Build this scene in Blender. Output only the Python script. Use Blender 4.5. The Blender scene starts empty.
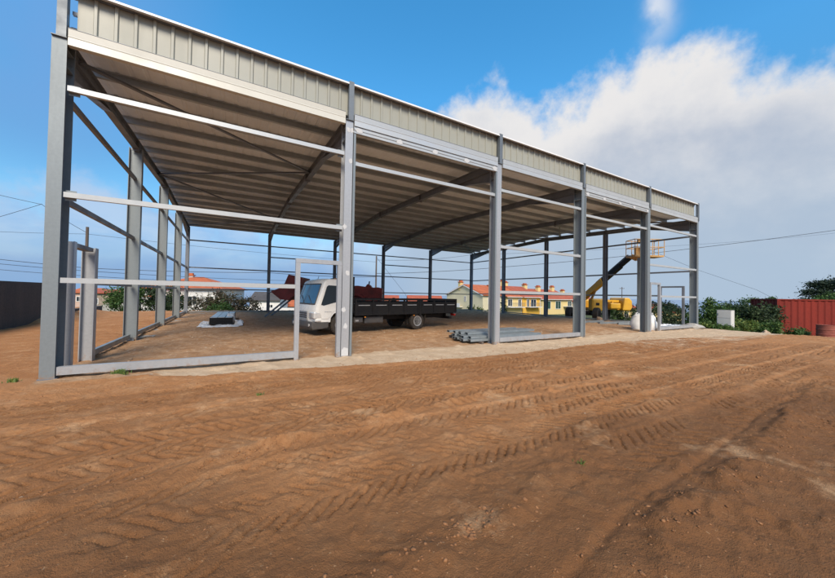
import bpy, math, random
import numpy as np
from mathutils import Vector, Matrix
R = math.radians
random.seed(7); rng = np.random.default_rng(11)
scene = bpy.context.scene
C = scene.collection

# ------------------------------------------------------------------ camera
cam_d = bpy.data.cameras.new('camera'); cam = bpy.data.objects.new('camera', cam_d); C.objects.link(cam)
right = Vector((0.86821141, -0.49586688, 0.01802747)); up = Vector((-0.02454553, -0.00663296, 0.99967671)); fwd = Vector((0.495587, 0.86837321, 0.01793013))
cam.matrix_world = Matrix(((right.x, up.x, -fwd.x, 2.657), (right.y, up.y, -fwd.y, -7.860), (right.z, up.z, -fwd.z, 1.55), (0, 0, 0, 1)))
cam_d.sensor_width = 36; cam_d.lens = 36 * 326.32 / 835
cam_d.clip_start = 0.05; cam_d.clip_end = 60000
scene.camera = cam

# ------------------------------------------------------------------ light
SUN = Vector((-0.30, -0.80, 0.0)).normalized(); EL = R(43)
sd = bpy.data.lights.new('sun', 'SUN'); sd.energy = 2.8; sd.angle = R(24); sd.color = (1.0, 0.88, 0.72)
so = bpy.data.objects.new('sun', sd); C.objects.link(so)
so.rotation_euler = (Vector((SUN.x * math.cos(EL), SUN.y * math.cos(EL), math.sin(EL)))).to_track_quat('Z', 'Y').to_euler()
so.location = (5, -30, 30)

scene.view_settings.view_transform = 'Standard'; scene.view_settings.look = 'None'
scene.view_settings.exposure = 0.7; scene.view_settings.gamma = 1.0; scene.view_settings.use_curve_mapping = False
scene.render.engine = 'CYCLES'; scene.cycles.use_denoising = True
scene.cycles.max_bounces = 8; scene.cycles.diffuse_bounces = 5

# ------------------------------------------------------------------ sky
world = bpy.data.worlds.new('World'); scene.world = world; world.use_nodes = True
nt = world.node_tree; nt.nodes.clear()
def N(t, **k):
    n = nt.nodes.new(t)
    for a, b in k.items(): setattr(n, a, b)
    return n
def _set(sock, v):
    if isinstance(v, bpy.types.NodeSocket): nt.links.new(v, sock)
    else: sock.default_value = v
def MA(op, a, b=None, c=None, clamp=False):
    n = N('ShaderNodeMath', operation=op, use_clamp=clamp); _set(n.inputs[0], a)
    if b is not None: _set(n.inputs[1], b)
    if c is not None: _set(n.inputs[2], c)
    return n.outputs[0]
def MIX(f, a, b):
    n = N('ShaderNodeMix', data_type='RGBA'); _set(n.inputs[0], f); _set(n.inputs[6], a); _set(n.inputs[7], b)
    return n.outputs[2]
def SM(v, a, b, c=0.0, d=1.0, kind='SMOOTHSTEP'):
    n = N('ShaderNodeMapRange', interpolation_type=kind, clamp=True); _set(n.inputs[0], v)
    for i, q in enumerate((a, b, c, d)): n.inputs[i + 1].default_value = q
    return n.outputs[0]
def RAMP(v, pts):
    n = N('ShaderNodeValToRGB'); e = n.color_ramp.elements
    while len(e) < len(pts): e.new(0.5)
    for el, (p, c) in zip(e, pts):
        el.position = p; el.color = (c, c, c, 1) if not isinstance(c, tuple) else (*c, 1)
    _set(n.inputs[0], v); return n.outputs[0]
def NOISE(vec, scale, detail=5, rough=0.55, dist=0.0):
    n = N('ShaderNodeTexNoise'); nt.links.new(vec, n.inputs['Vector'])
    n.inputs['Scale'].default_value = scale; n.inputs['Detail'].default_value = detail
    n.inputs['Roughness'].default_value = rough; n.inputs['Distortion'].default_value = dist
    return n.outputs[0]
tc = N('ShaderNodeTexCoord').outputs['Generated']
sep = N('ShaderNodeSeparateXYZ'); nt.links.new(tc, sep.inputs[0]); dx, dy, dz = sep.outputs
fx = MA('ADD', MA('MULTIPLY', dx, 0.4956), MA('MULTIPLY', dy, 0.8685)); rx = MA('SUBTRACT', MA('MULTIPLY', dx, 0.8685), MA('MULTIPLY', dy, 0.4956))
az = MA('MULTIPLY', MA('ARCTAN2', rx, fx), 57.2958)              # degrees east of the building's diagonal
el = MA('MULTIPLY', MA('ARCSINE', dz), 57.2958)
sky = N('ShaderNodeTexSky', sky_type='NISHITA'); sky.sun_disc = False; sky.sun_elevation = EL
sky.sun_rotation = math.atan2(SUN.x, SUN.y); sky.air_density = 1.0; sky.dust_density = 0.6; sky.ozone_density = 2.0
hs = N('ShaderNodeHueSaturation'); nt.links.new(sky.outputs[0], hs.inputs['Color']); hs.inputs['Saturation'].default_value = 1.34; hs.inputs['Hue'].default_value = 0.488
_set(hs.inputs['Value'], RAMP(MA('DIVIDE', el, 60.0), [(0.0, 0.62), (0.30, 0.76), (0.52, 1.12), (1.0, 1.2)]))
skyc = hs.outputs[0]
# cloud coordinates flattened so that clouds stretch toward the horizon
den = MA('ADD', MA('MAXIMUM', dz, 0.0), 0.22)
cv = N('ShaderNodeCombineXYZ'); _set(cv.inputs[0], MA('DIVIDE', dx, den)); _set(cv.inputs[1], MA('DIVIDE', dy, den)); _set(cv.inputs[2], MA('MULTIPLY', dz, 2.0))
n_big = NOISE(cv.outputs[0], 1.3, 8, 0.55, 0.2)
n_fine = NOISE(tc, 6.5, 9, 0.58, 0.0)
n_low = NOISE(tc, 3.0, 6, 0.55)
azn = SM(az, -60, 60, 0, 1, 'LINEAR')
edge = MA('MULTIPLY', RAMP(azn, [(0.0, 0.30), (0.25, 0.26), (0.44, 0.22), (0.49, 0.56), (0.518, 0.68), (0.617, 0.73), (0.70, 0.73), (0.80, 0.72), (0.86, 0.69), (0.933, 0.58), (1.0, 0.50)]), 45.0)
wob = MA('ADD', MA('MULTIPLY', MA('SUBTRACT', n_fine, 0.5), 26.0), MA('MULTIPLY', MA('SUBTRACT', n_low, 0.5), 7.0))
depth = MA('ADD', MA('SUBTRACT', edge, el), wob)                   # degrees under the ragged cloud top
mR = SM(depth, -1.5, 5.0)
leftness = SM(az, -14, 4, 1, 0)
# right hand cumulus: white crown, grey lower body
body = SM(MA('ADD', MA('ADD', depth, MA('MULTIPLY', MA('SUBTRACT', n_big, 0.5), 22.0)), MA('MULTIPLY', MA('SUBTRACT', NOISE(tc, 4.0, 8, 0.55), 0.5), 34.0)), 1, 25)
cw = MIX(body, (3.4, 3.35, 3.35, 1), (1.85, 2.12, 2.60, 1))
lowb = SM(MA('ADD', el, MA('MULTIPLY', MA('SUBTRACT', n_low, 0.5), 16.0)), 3, 24, 1, 0)
cw = MIX(MA('MULTIPLY', lowb, 0.75), cw, (1.70, 2.24, 2.85, 1))
# left hand: thin veil and low bands
band = SM(MA('ADD', MA('MULTIPLY', n_big, 1.0), MA('MULTIPLY', n_fine, 0.35)), 0.55, 0.85)
cl = MIX(band, (1.2, 2.0, 3.3, 1), (2.0, 2.55, 3.4, 1))
cl = MIX(SM(el, 1, 9, 0.9, 0), cl, (1.08, 1.76, 2.80, 1))
ccol = MIX(leftness, cw, cl)
mask = MA('MAXIMUM', MA('MULTIPLY', mR, SM(leftness, 0, 1, 1.0, 0.85)), SM(MA('ADD', el, MA('MULTIPLY', MA('SUBTRACT', n_low, 0.5), 12.0)), 3, 13, 1, 0))
veil = MA('MULTIPLY', MA('MULTIPLY', SM(az, -28, -50), SM(el, 8, 22)), SM(n_low, 0.3, 0.7, 0.35, 0.75))
wisp = MA('MULTIPLY', MA('MULTIPLY', SM(n_fine, 0.60, 0.78), SM(el, 22, 34)), SM(az, 0, 25, 0.15, 0.7))
base = MIX(veil, skyc, (0.75, 1.55, 3.0, 1))
ga = MA('POWER', MA('DIVIDE', MA('ADD', MA('SUBTRACT', az, 36.3), MA('MULTIPLY', MA('SUBTRACT', n_fine, 0.5), 7.0)), 1.6), 2.0); ge = MA('POWER', MA('DIVIDE', MA('SUBTRACT', el, 36.3), 3.2), 2.0)
wisp = MA('MAXIMUM', wisp, MA('MULTIPLY', MA('EXPONENT', MA('MULTIPLY', MA('ADD', ga, ge), -1.0)), SM(n_fine, 0.25, 0.55, 0.3, 1.0)))
base = MIX(wisp, base, (2.7, 3.0, 3.5, 1))
fin = MIX(mask, base, ccol)
bg = N('ShaderNodeBackground'); nt.links.new(fin, bg.inputs[0]); bg.inputs[1].default_value = 0.15
wo = N('ShaderNodeOutputWorld'); nt.links.new(bg.outputs[0], wo.inputs[0])

# ------------------------------------------------------------------ materials
def mat(name, col, rough=0.6, metal=0.0, var=0.15, vscale=3.0, bump=0.0, bscale=40.0, col2=None, streak=False, spec=0.5, detail=6):
    """Principled surface whose colour wanders between col and col2 with noise in object space."""
    global nt
    m = bpy.data.materials.new(name); m.use_nodes = True; nt = m.node_tree; nt.nodes.clear()
    b = N('ShaderNodeBsdfPrincipled'); o = N('ShaderNodeOutputMaterial'); nt.links.new(b.outputs[0], o.inputs[0])
    t = N('ShaderNodeTexCoord').outputs['Object']
    if streak:
        mp = N('ShaderNodeMapping'); nt.links.new(t, mp.inputs[0]); mp.inputs['Scale'].default_value = (1, 1, 0.12); tv = mp.outputs[0]
    else: tv = t
    n1 = NOISE(tv, vscale, detail, 0.6); n2 = NOISE(t, vscale * 9, 4, 0.6)
    f = SM(MA('ADD', MA('MULTIPLY', n1, 0.7), MA('MULTIPLY', n2, 0.3)), 0.32, 0.68)
    c2 = col2 if col2 else tuple(c * (1 - var * 2) for c in col)
    nt.links.new(MIX(f, (*c2, 1), (*col, 1)), b.inputs['Base Color'])
    _set(b.inputs['Roughness'], SM(n1, 0.3, 0.7, min(1, rough + 0.1), max(0.03, rough - 0.1)))
    b.inputs['Metallic'].default_value = metal; b.inputs['Specular IOR Level'].default_value = spec
    if bump:
        bn = N('ShaderNodeBump'); bn.inputs['Strength'].default_value = bump; bn.inputs['Distance'].default_value = 0.02
        nt.links.new(NOISE(t, bscale, 6, 0.65), bn.inputs['Height']); nt.links.new(bn.outputs[0], b.inputs['Normal'])
    return m
M = {}
M['galv'] = mat('galvanised_steel', (0.235, 0.265, 0.275), 0.45, 0.3, 0.10, 2.2, col2=(0.185, 0.21, 0.22), streak=True)
M['galv_bright'] = mat('bright_galvanised_steel', (0.50, 0.51, 0.50), 0.38, 0.3, 0.06, 2.0)
M['cream_beam'] = mat('pale_painted_beam', (0.58, 0.56, 0.48), 0.40, 0.0, 0.04, 1.5)
M['steel_dark'] = mat('grey_primed_steel', (0.20, 0.22, 0.25), 0.5, 0.25, 0.12, 2.0)
def muddy(m):
    global nt
    nt = m.node_tree; b = nt.nodes['Principled BSDF']; src = b.inputs['Base Color'].links[0].from_socket
    t = N('ShaderNodeTexCoord').outputs['Object']; q = N('ShaderNodeSeparateXYZ'); nt.links.new(t, q.inputs[0])
    f = SM(MA('ADD', q.outputs[2], MA('MULTIPLY', MA('SUBTRACT', NOISE(t, 9, 6, 0.7), 0.5), 0.9)), -0.12, 0.12, 0.75, 0)
    c = MIX(f, src, (0.33, 0.19, 0.10, 1)); f2 = SM(NOISE(t, 30, 5, 0.7), 0.64, 0.74, 0, 0.35)
    c = MIX(f2, c, (0.50, 0.51, 0.50, 1)); nt.links.new(c, b.inputs['Base Color'])
muddy(M['galv']); muddy(M['galv_pale']) if 'galv_pale' in M else None
M['purlin'] = mat('purlin_steel', (0.42, 0.47, 0.50), 0.5, 0.05, 0.12, 1.2)
M['sheet'] = mat('roof_sheet_underside', (0.82, 0.90, 0.96), 0.5, 0.0, 0.08, 0.5)
M['fascia'] = mat('cream_wall_sheet', (0.335, 0.332, 0.275), 0.45, 0.0, 0.04, 0.8, streak=True)
M['cap'] = mat('white_edge_trim', (0.78, 0.78, 0.76), 0.4, 0.0, 0.04)
M['galv_pale'] = mat('paler_galvanised_steel', (0.42, 0.43, 0.44), 0.42, 0.3, 0.1, 2.2, col2=(0.32, 0.33, 0.34), streak=True); muddy(M['galv_pale'])  # paler galvanised tone for two columns, bottom rails and door frames
M['galv_clean'] = mat('clean_galvanised_profile', (0.30, 0.335, 0.35), 0.42, 0.35, 0.12, 2.5, col2=(0.20, 0.23, 0.245))
M['post'] = mat('dull_grey_post_steel', (0.17, 0.19, 0.205), 0.5, 0.3, 0.1, 2.0)
M['patch'] = mat('zinc_touch_up_paint', (0.54, 0.54, 0.53), 0.6, 0.0, 0.05, 20)
M['concrete'] = mat('concrete', (0.40, 0.38, 0.34), 0.9, 0, 0.15, 2.0, 0.4, 30)
M['white_paint'] = mat('white_vehicle_paint', (0.80, 0.79, 0.75), 0.28, 0.0, 0.05, 2.5, col2=(0.72, 0.70, 0.64))
M['black_paint'] = mat('black_painted_steel', (0.010, 0.010, 0.012), 0.55, 0.0, 0.1, 3.0, col2=(0.018, 0.017, 0.016), spec=0.25)
M['dark_plastic'] = mat('dark_grey_plastic', (0.055, 0.055, 0.058), 0.6, 0, 0.1, 4, col2=(0.09, 0.08, 0.07))
M['tyre'] = mat('tyre_rubber', (0.022, 0.022, 0.023), 0.85, 0, 0.2, 6, 0.3, 30, col2=(0.06, 0.045, 0.032))
M['rim'] = mat('steel_wheel_rim', (0.55, 0.55, 0.54), 0.4, 0.5, 0.1, 8)
M['red_rust'] = mat('worn_red_machine_paint', (0.30, 0.028, 0.018), 0.55, 0, 0.2, 1.7, 0.2, 20, col2=(0.14, 0.024, 0.018))
M['yellow'] = mat('yellow_machine_paint', (0.72, 0.40, 0.03), 0.42, 0, 0.08, 2, col2=(0.58, 0.30, 0.03))
M['orange_y'] = mat('orange_basket_paint', (0.60, 0.36, 0.13), 0.5, 0, 0.1, 3)
M['container'] = mat('red_container_paint', (0.215, 0.030, 0.020), 0.65, 0, 0.1, 0.8, 0.1, 20, col2=(0.15, 0.024, 0.018), streak=True, spec=0.15)
M['drum'] = mat('rusty_pink_drum', (0.27, 0.075, 0.05), 0.8, 0, 0.15, 3, 0.2, 20)
M['bag'] = mat('white_woven_bag', (0.80, 0.80, 0.78), 0.75, 0, 0.05, 4, 0.25, 25)
M['film'] = mat('crumpled_plastic_film', (0.72, 0.74, 0.76), 0.25, 0, 0.08, 6, 0.8, 18)
M['cab_box'] = mat('white_cabinet_sheet', (0.60, 0.60, 0.57), 0.5, 0, 0.08, 1.5, streak=True)
M['blackwall'] = mat('weathered_black_render', (0.042, 0.043, 0.046), 0.9, 0, 0.2, 1.6, 0.5, 12, col2=(0.095, 0.090, 0.084), streak=True)
M['tile'] = mat('terracotta_tile', (0.50, 0.130, 0.038), 0.8, 0, 0.15, 0.9, 0.3, 8, col2=(0.33, 0.085, 0.032))
M['tile_b'] = mat('red_terracotta_tile', (0.40, 0.090, 0.038), 0.8, 0, 0.15, 0.9, 0.3, 8, col2=(0.27, 0.065, 0.032))
M['tile_dark'] = mat('dark_slate_roof', (0.085, 0.075, 0.07), 0.8, 0, 0.15, 0.7)
M['w_white'] = mat('white_house_render', (0.72, 0.70, 0.66), 0.9, 0, 0.06, 0.6, streak=True)
M['w_cream'] = mat('cream_house_render', (0.72, 0.55, 0.24), 0.9, 0, 0.06, 0.6, streak=True)
M['w_yellow'] = mat('yellow_house_render', (0.74, 0.42, 0.06), 0.9, 0, 0.06, 0.6, streak=True)
M['w_beige'] = mat('beige_gable_render', (0.64, 0.57, 0.38), 0.9, 0, 0.06, 0.6, streak=True)
M['w_pink'] = mat('pinkish_house_render', (0.55, 0.38, 0.30), 0.9, 0, 0.08, 0.6, streak=True)
M['stone'] = mat('rubble_stone', (0.42, 0.33, 0.25), 0.95, 0, 0.3, 3.0, 0.6, 6, col2=(0.16, 0.13, 0.10))
M['green_shut'] = mat('dark_green_shutter', (0.025, 0.07, 0.05), 0.5)
M['timber'] = mat('weathered_pole_timber', (0.13, 0.10, 0.08), 0.9, 0, 0.2, 3, streak=True)
M['bark'] = mat('bark', (0.10, 0.075, 0.055), 0.95, 0, 0.3, 6, 0.6, 20)
M['wire'] = mat('dark_cable', (0.03, 0.03, 0.035), 0.6)
M['lamp'] = mat('clear_lamp_lens', (0.72, 0.72, 0.70), 0.12, 0.2, 0.1, 10)
M['amber'] = mat('amber_lens', (0.70, 0.25, 0.03), 0.25)
M['redlens'] = mat('red_lens', (0.5, 0.03, 0.02), 0.25)
M['rock'] = mat('pale_stone', (0.46, 0.35, 0.25), 0.95, 0, 0.2, 8, 0.5, 30, col2=(0.32, 0.21, 0.13))
M['clod'] = mat('dry_soil_clod', (0.36, 0.165, 0.064), 0.97, 0, 0.2, 10, 0.8, 60, col2=(0.23, 0.10, 0.038))
def glass_mat(name, col, rough=0.06):
    m = mat(name, col, rough, 0.0, 0.1, 1.5); m.node_tree.nodes['Principled BSDF'].inputs['Specular IOR Level'].default_value = 0.9; return m
M['glass'] = glass_mat('dark_window_glass', (0.018, 0.024, 0.030)); M['glass'].node_tree.nodes['Principled BSDF'].inputs['Specular IOR Level'].default_value = 0.35
M['windscreen'] = glass_mat('windscreen_glass', (0.035, 0.10, 0.19))
def leaf_mat(name, c1, c2, c3):
    global nt
    m = bpy.data.materials.new(name); m.use_nodes = True; nt = m.node_tree; nt.nodes.clear()
    b = N('ShaderNodeBsdfPrincipled'); o = N('ShaderNodeOutputMaterial')
    g = N('ShaderNodeNewGeometry'); t = N('ShaderNodeTexCoord').outputs['Object']
    f = SM(NOISE(t, 0.9, 4, 0.6), 0.35, 0.65)
    a = MIX(f, (*c1, 1), (*c2, 1)); a = MIX(MA('MULTIPLY', MA('POWER', g.outputs['Random Per Island'], 2.5), 0.8), a, (*c3, 1))
    nt.links.new(a, b.inputs['Base Color']); b.inputs['Roughness'].default_value = 0.6; b.inputs['Specular IOR Level'].default_value = 0.3
    tr = N('ShaderNodeBsdfTranslucent'); nt.links.new(a, tr.inputs[0]); mx = N('ShaderNodeMixShader'); mx.inputs[0].default_value = 0.2
    nt.links.new(b.outputs[0], mx.inputs[1]); nt.links.new(tr.outputs[0], mx.inputs[2]); nt.links.new(mx.outputs[0], o.inputs[0])
    return m
M['leaf_green'] = leaf_mat('mid_green_leaves', (0.035, 0.085, 0.02), (0.07, 0.13, 0.03), (0.13, 0.19, 0.05))
M['leaf_dark'] = leaf_mat('dark_green_leaves', (0.018, 0.035, 0.014), (0.035, 0.06, 0.022), (0.07, 0.10, 0.035))
M['leaf_brown'] = leaf_mat('reddish_brown_leaves', (0.07, 0.045, 0.035), (0.10, 0.075, 0.045), (0.08, 0.11, 0.04))
M['leaf_pine'] = leaf_mat('pine_needles', (0.012, 0.022, 0.014), (0.022, 0.038, 0.02), (0.04, 0.065, 0.03))
M['leaf_weed'] = leaf_mat('weed_leaves', (0.05, 0.10, 0.025), (0.08, 0.15, 0.03), (0.25, 0.26, 0.06))

# ------------------------------------------------------------------ mesh helpers
class MB:
    def __init__(s): s.v = []; s.f = []
    def add(s, vs, fs):
        k = len(s.v); s.v += [tuple(v) for v in vs]; s.f += [tuple(i + k for i in f) for f in fs]; return s
    def bx(s, x0, x1, y0, y1, z0, z1):
        return s.add([(x0, y0, z0), (x1, y0, z0), (x1, y1, z0), (x0, y1, z0), (x0, y0, z1), (x1, y0, z1), (x1, y1, z1), (x0, y1, z1)],
                     [(0, 3, 2, 1), (4, 5, 6, 7), (0, 1, 5, 4), (1, 2, 6, 5), (2, 3, 7, 6), (3, 0, 4, 7)])
    def prof(s, p0, p1, poly, upv=(0, 0, 1)):
        """extrude a closed 2-D outline (side, up) from p0 to p1"""
        p0 = Vector(p0); p1 = Vector(p1); d = (p1 - p0).normalized(); u = Vector(upv)
        if abs(d.dot(u)) > 0.98: u = Vector((0, 1, 0))
        a = d.cross(u).normalized(); u = a.cross(d); n = len(poly)
        vs = [p + a * x + u * y for p in (p0, p1) for x, y in poly]
        fs = [(i, (i + 1) % n, n + (i + 1) % n, n + i) for i in range(n)] + [tuple(range(n))[::-1], tuple(range(n, 2 * n))]
        return s.add(vs, fs)
    def bar(s, p0, p1, w, h=None, upv=(0, 0, 1)):
        h = h or w; return s.prof(p0, p1, [(-w / 2, -h / 2), (w / 2, -h / 2), (w / 2, h / 2), (-w / 2, h / 2)], upv)
    def tube(s, pts, r, n=8):
        pts = [Vector(p) for p in pts]; k = len(pts); rs = r if isinstance(r, (list, tuple)) else [r] * k
        vs = []; 
        for i, p in enumerate(pts):
            d = (pts[min(i + 1, k - 1)] - pts[max(i - 1, 0)]).normalized(); u = Vector((0, 0, 1)) if abs(d.z) < 0.95 else Vector((0, 1, 0))
            a = d.cross(u).normalized(); b = a.cross(d)
            vs += [p + (a * math.cos(2 * math.pi * j / n) + b * math.sin(2 * math.pi * j / n)) * rs[i] for j in range(n)]
        fs = [(i * n + j, i * n + (j + 1) % n, (i + 1) * n + (j + 1) % n, (i + 1) * n + j) for i in range(k - 1) for j in range(n)]
        fs += [tuple(range(n))[::-1], tuple(range((k - 1) * n, k * n))]
        return s.add(vs, fs)
    def lathe(s, prof, c=(0, 0, 0), axis='z', n=24):
        """prof: list of (radius, position along axis)"""
        vs = []
        for r, h in prof:
            for j in range(n):
                a = 2 * math.pi * j / n; x, y = r * math.cos(a), r * math.sin(a)
                vs.append({'z': (c[0] + x, c[1] + y, c[2] + h), 'y': (c[0] + x, c[1] + h, c[2] + y), 'x': (c[0] + h, c[1] + x, c[2] + y)}[axis])
        k = len(prof); fs = [(i * n + j, i * n + (j + 1) % n, (i + 1) * n + (j + 1) % n, (i + 1) * n + j) for i in range(k - 1) for j in range(n)]
        fs += [tuple(range(n))[::-1], tuple(range((k - 1) * n, k * n))]
        return s.add(vs, fs)
    def prism(s, poly, y0, y1, axis='y'):
        """outline in the x-z plane pushed from y0 to y1 (axis y), or y-z plane along x (axis x)"""
        n = len(poly); f = (lambda a, b, t: (a, t, b)) if axis == 'y' else (lambda a, b, t: (t, a, b))
        vs = [f(a, b, t) for t in (y0, y1) for a, b in poly]
        return s.add(vs, [(i, (i + 1) % n, n + (i + 1) % n, n + i) for i in range(n)] + [tuple(range(n))[::-1], tuple(range(n, 2 * n))])
    def build(s, name, m, parent=None, smooth=False, bevel=0.0, loc=None):
        me = bpy.data.meshes.new(name); me.from_pydata(s.v, [], s.f); me.update()
        import bmesh
        bm = bmesh.new(); bm.from_mesh(me); bmesh.ops.recalc_face_normals(bm, faces=bm.faces); bm.to_mesh(me); bm.free()
        me.materials.append(M[m] if isinstance(m, str) else m)
        o = bpy.data.objects.new(name, me); C.objects.link(o)
        if smooth:
            me.polygons.foreach_set('use_smooth', [True] * len(me.polygons))
            me.set_sharp_from_angle(angle=R(35))
        if parent: o.parent = parent
        if loc: o.location = loc
        if bevel:
            b = o.modifiers.new('bevel', 'BEVEL'); b.width = bevel; b.segments = 2; b.limit_method = 'ANGLE'; b.angle_limit = R(40)
        return o
def np_mesh(name, verts, quads, m, parent=None, smooth=False):
    me = bpy.data.meshes.new(name); verts = np.asarray(verts, np.float32); quads = np.asarray(quads, np.int32); k = quads.shape[1]
    me.vertices.add(len(verts)); me.vertices.foreach_set('co', verts.ravel())
    me.loops.add(quads.size); me.loops.foreach_set('vertex_index', quads.ravel())
    me.polygons.add(len(quads)); me.polygons.foreach_set('loop_start', np.arange(0, quads.size, k, dtype=np.int32))
    if smooth: me.polygons.foreach_set('use_smooth', np.ones(len(quads), bool))
    me.update(calc_edges=True); me.materials.append(M[m] if isinstance(m, str) else m)
    o = bpy.data.objects.new(name, me); C.objects.link(o)
    if parent: o.parent = parent
    return o
def tag(o, label=None, cat=None, group=None, kind=None):
    if label: o['label'] = label
    if cat: o['category'] = cat
    if group: o['group'] = group
    if kind: o['kind'] = kind
    return o
def thing(name, label, cat, loc=(0, 0, 0), rz=0.0, group=None):
    o = bpy.data.objects.new(name, None); C.objects.link(o); o.empty_display_size = 0.3
    o.location = loc; o.rotation_euler = (0, 0, rz); return tag(o, label, cat, group)
def copy_tree(o, parent=None):
    c = o.copy(); C.objects.link(c)
    if parent: c.parent = parent
    for ch in list(o.children): copy_tree(ch, c)
    return c
def Hs(bf, d, tf=0.014, tw=0.010):
    """H section outline: flanges along the first axis"""
    b, h = bf / 2, d / 2
    return [(-b, -h), (b, -h), (b, -h + tf), (tw / 2, -h + tf), (tw / 2, h - tf), (b, h - tf), (b, h), (-b, h), (-b, h - tf), (-tw / 2, h - tf), (-tw / 2, -h + tf), (-b, -h + tf)]
def Cs(w, h, t=0.006, lip=0.02):
    """lipped C section, open toward +side"""
    return [(0, 0), (w, 0), (w, lip), (w - t, lip), (w - t, t), (t, t), (t, h - t), (w - t, h - t), (w - t, h - lip), (w, h - lip), (w, h), (0, h)]

# ------------------------------------------------------------------ ground
def vnoise(x, y, seed):
    xi = np.floor(x).astype(np.int64); yi = np.floor(y).astype(np.int64); xf = x - xi; yf = y - yi
    def h(a, b):
        n = (a * 374761393 + b * 668265263 + seed * 974634777) & 0x7fffffff
        n = ((n ^ (n >> 13)) * 1274126177) & 0x7fffffff
        return ((n ^ (n >> 16)) & 0xffff) / 65535.0
    u = xf * xf * (3 - 2 * xf); v = yf * yf * (3 - 2 * yf)
    return (h(xi, yi) * (1 - u) + h(xi + 1, yi) * u) * (1 - v) + (h(xi, yi + 1) * (1 - u) + h(xi + 1, yi + 1) * u) * v
def fbm(x, y, s, seed, o=4):
    t = 0; a = 1.0; n = 0
    for i in range(o):
        t = t + a * vnoise(x / s, y / s, seed + i * 17); n += a; a *= 0.5; s *= 0.5
    return t / n
def sst(v, a, b):
    t = np.clip((v - a) / (b - a), 0, 1); return t * t * (3 - 2 * t)
def base_height(x, y):
    z = -0.86 * np.clip((x - 25) / 12, 0, 1) - 2.2 * sst(x, 46, 62)
    z = z - 4.2 * sst(y, 22.5, 34) * (1 - 0.0 * x) - 1.2 * sst(x, -5.5, -14) * 0
    r = np.hypot(x, y - 10)
    z = z - 58 * sst(r, 110, 700)
    return z
def ground_z(x, y): return float(base_height(np.array([float(x)]), np.array([float(y)]))[0])
xs = np.concatenate([-np.geomspace(9000, 9, 34), np.arange(-8.6, -1.5, 0.10), np.arange(-1.5, 9.0, 0.019), np.arange(9.0, 15, 0.045), np.arange(15, 26, 0.11), np.arange(26, 50, 0.45), np.geomspace(50, 9000, 34)])
ys = np.concatenate([-np.geomspace(9000, 9.2, 20), np.arange(-9.0, -7.6, 0.2), np.arange(-7.6, -3.4, 0.017), np.arange(-3.4, -2.4, 0.025), np.arange(-2.4, 0.4, 0.035), np.arange(0.4, 6, 0.09), np.arange(6, 24, 0.2), np.arange(24, 50, 0.8), np.geomspace(50, 9000, 34)])
X, Y = np.meshgrid(xs, ys)
Z = base_height(X, Y)
near = (1 - sst(np.abs(X - 8), 24, 34)) * sst(Y, -12, -9) * (1 - sst(Y, 26, 32))
outside = (1 - sst(Y, -0.7, -0.2)) + sst(-X, 0.3, 0.8) * sst(Y, -0.4, 0.2)
outside = np.clip(outside, 0, 1)
# apron of pale crushed stone along the front, its ragged edge buried under the brown soil
rag = (fbm(X, Y, 0.9, 3, 5) - 0.5) * 0.9
front_edge = np.interp(X, [-1, 1.2, 2.2, 4.3, 6.5, 8.5, 11, 14, 18, 25], [0.2, -0.2, -0.75, -0.98, -1.22, -1.40, -1.35, -1.2, -1.6, -3.0])
apron = sst(Y - front_edge + rag * 0.35, -0.06, 0.06) * (1 - sst(Y + 0.0 * X, 0.10, 0.35)) * sst(X, 0.9, 2.0)
soil_up = (1 - sst(Y - front_edge + rag * 0.35, -0.25, 0.0)) * 0.045
Z += near * soil_up
Z += near * (fbm(X, Y, 3.1, 1, 3) - 0.5) * 0.07 * outside
Z += near * (fbm(X, Y, 0.55, 5, 4) - 0.5) * 0.020
lump = np.clip(fbm(X, Y, 0.16, 9, 3) - 0.52, 0, 1)
Z += near * lump * (0.02 + 0.07 * sst(fbm(X, Y, 1.5, 21, 3), 0.48, 0.66))
# gravelly floor inside
inside = (1 - outside) * (1 - sst(X, 24.9, 25.3)) * sst(X, -0.2, 0.1)
Z += near * inside * (np.clip(fbm(X, Y, 0.30, 31, 3) - 0.5, 0, 1) * 0.12 + (fbm(X, Y, 2.4, 33, 3) - 0.5) * 0.10 * sst(Y, 1.0, 3.0))
# soil heaped against the dark wall at the left
Z += 0.42 * np.exp(-((X + 4.9) / 0.9) ** 2) * sst(Y, 11.5, 14.0) * (1 - sst(Y, 18, 23)) * (0.7 + 0.6 * fbm(X, Y, 1.2, 41, 3))
painted_dark = np.zeros_like(X)
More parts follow.
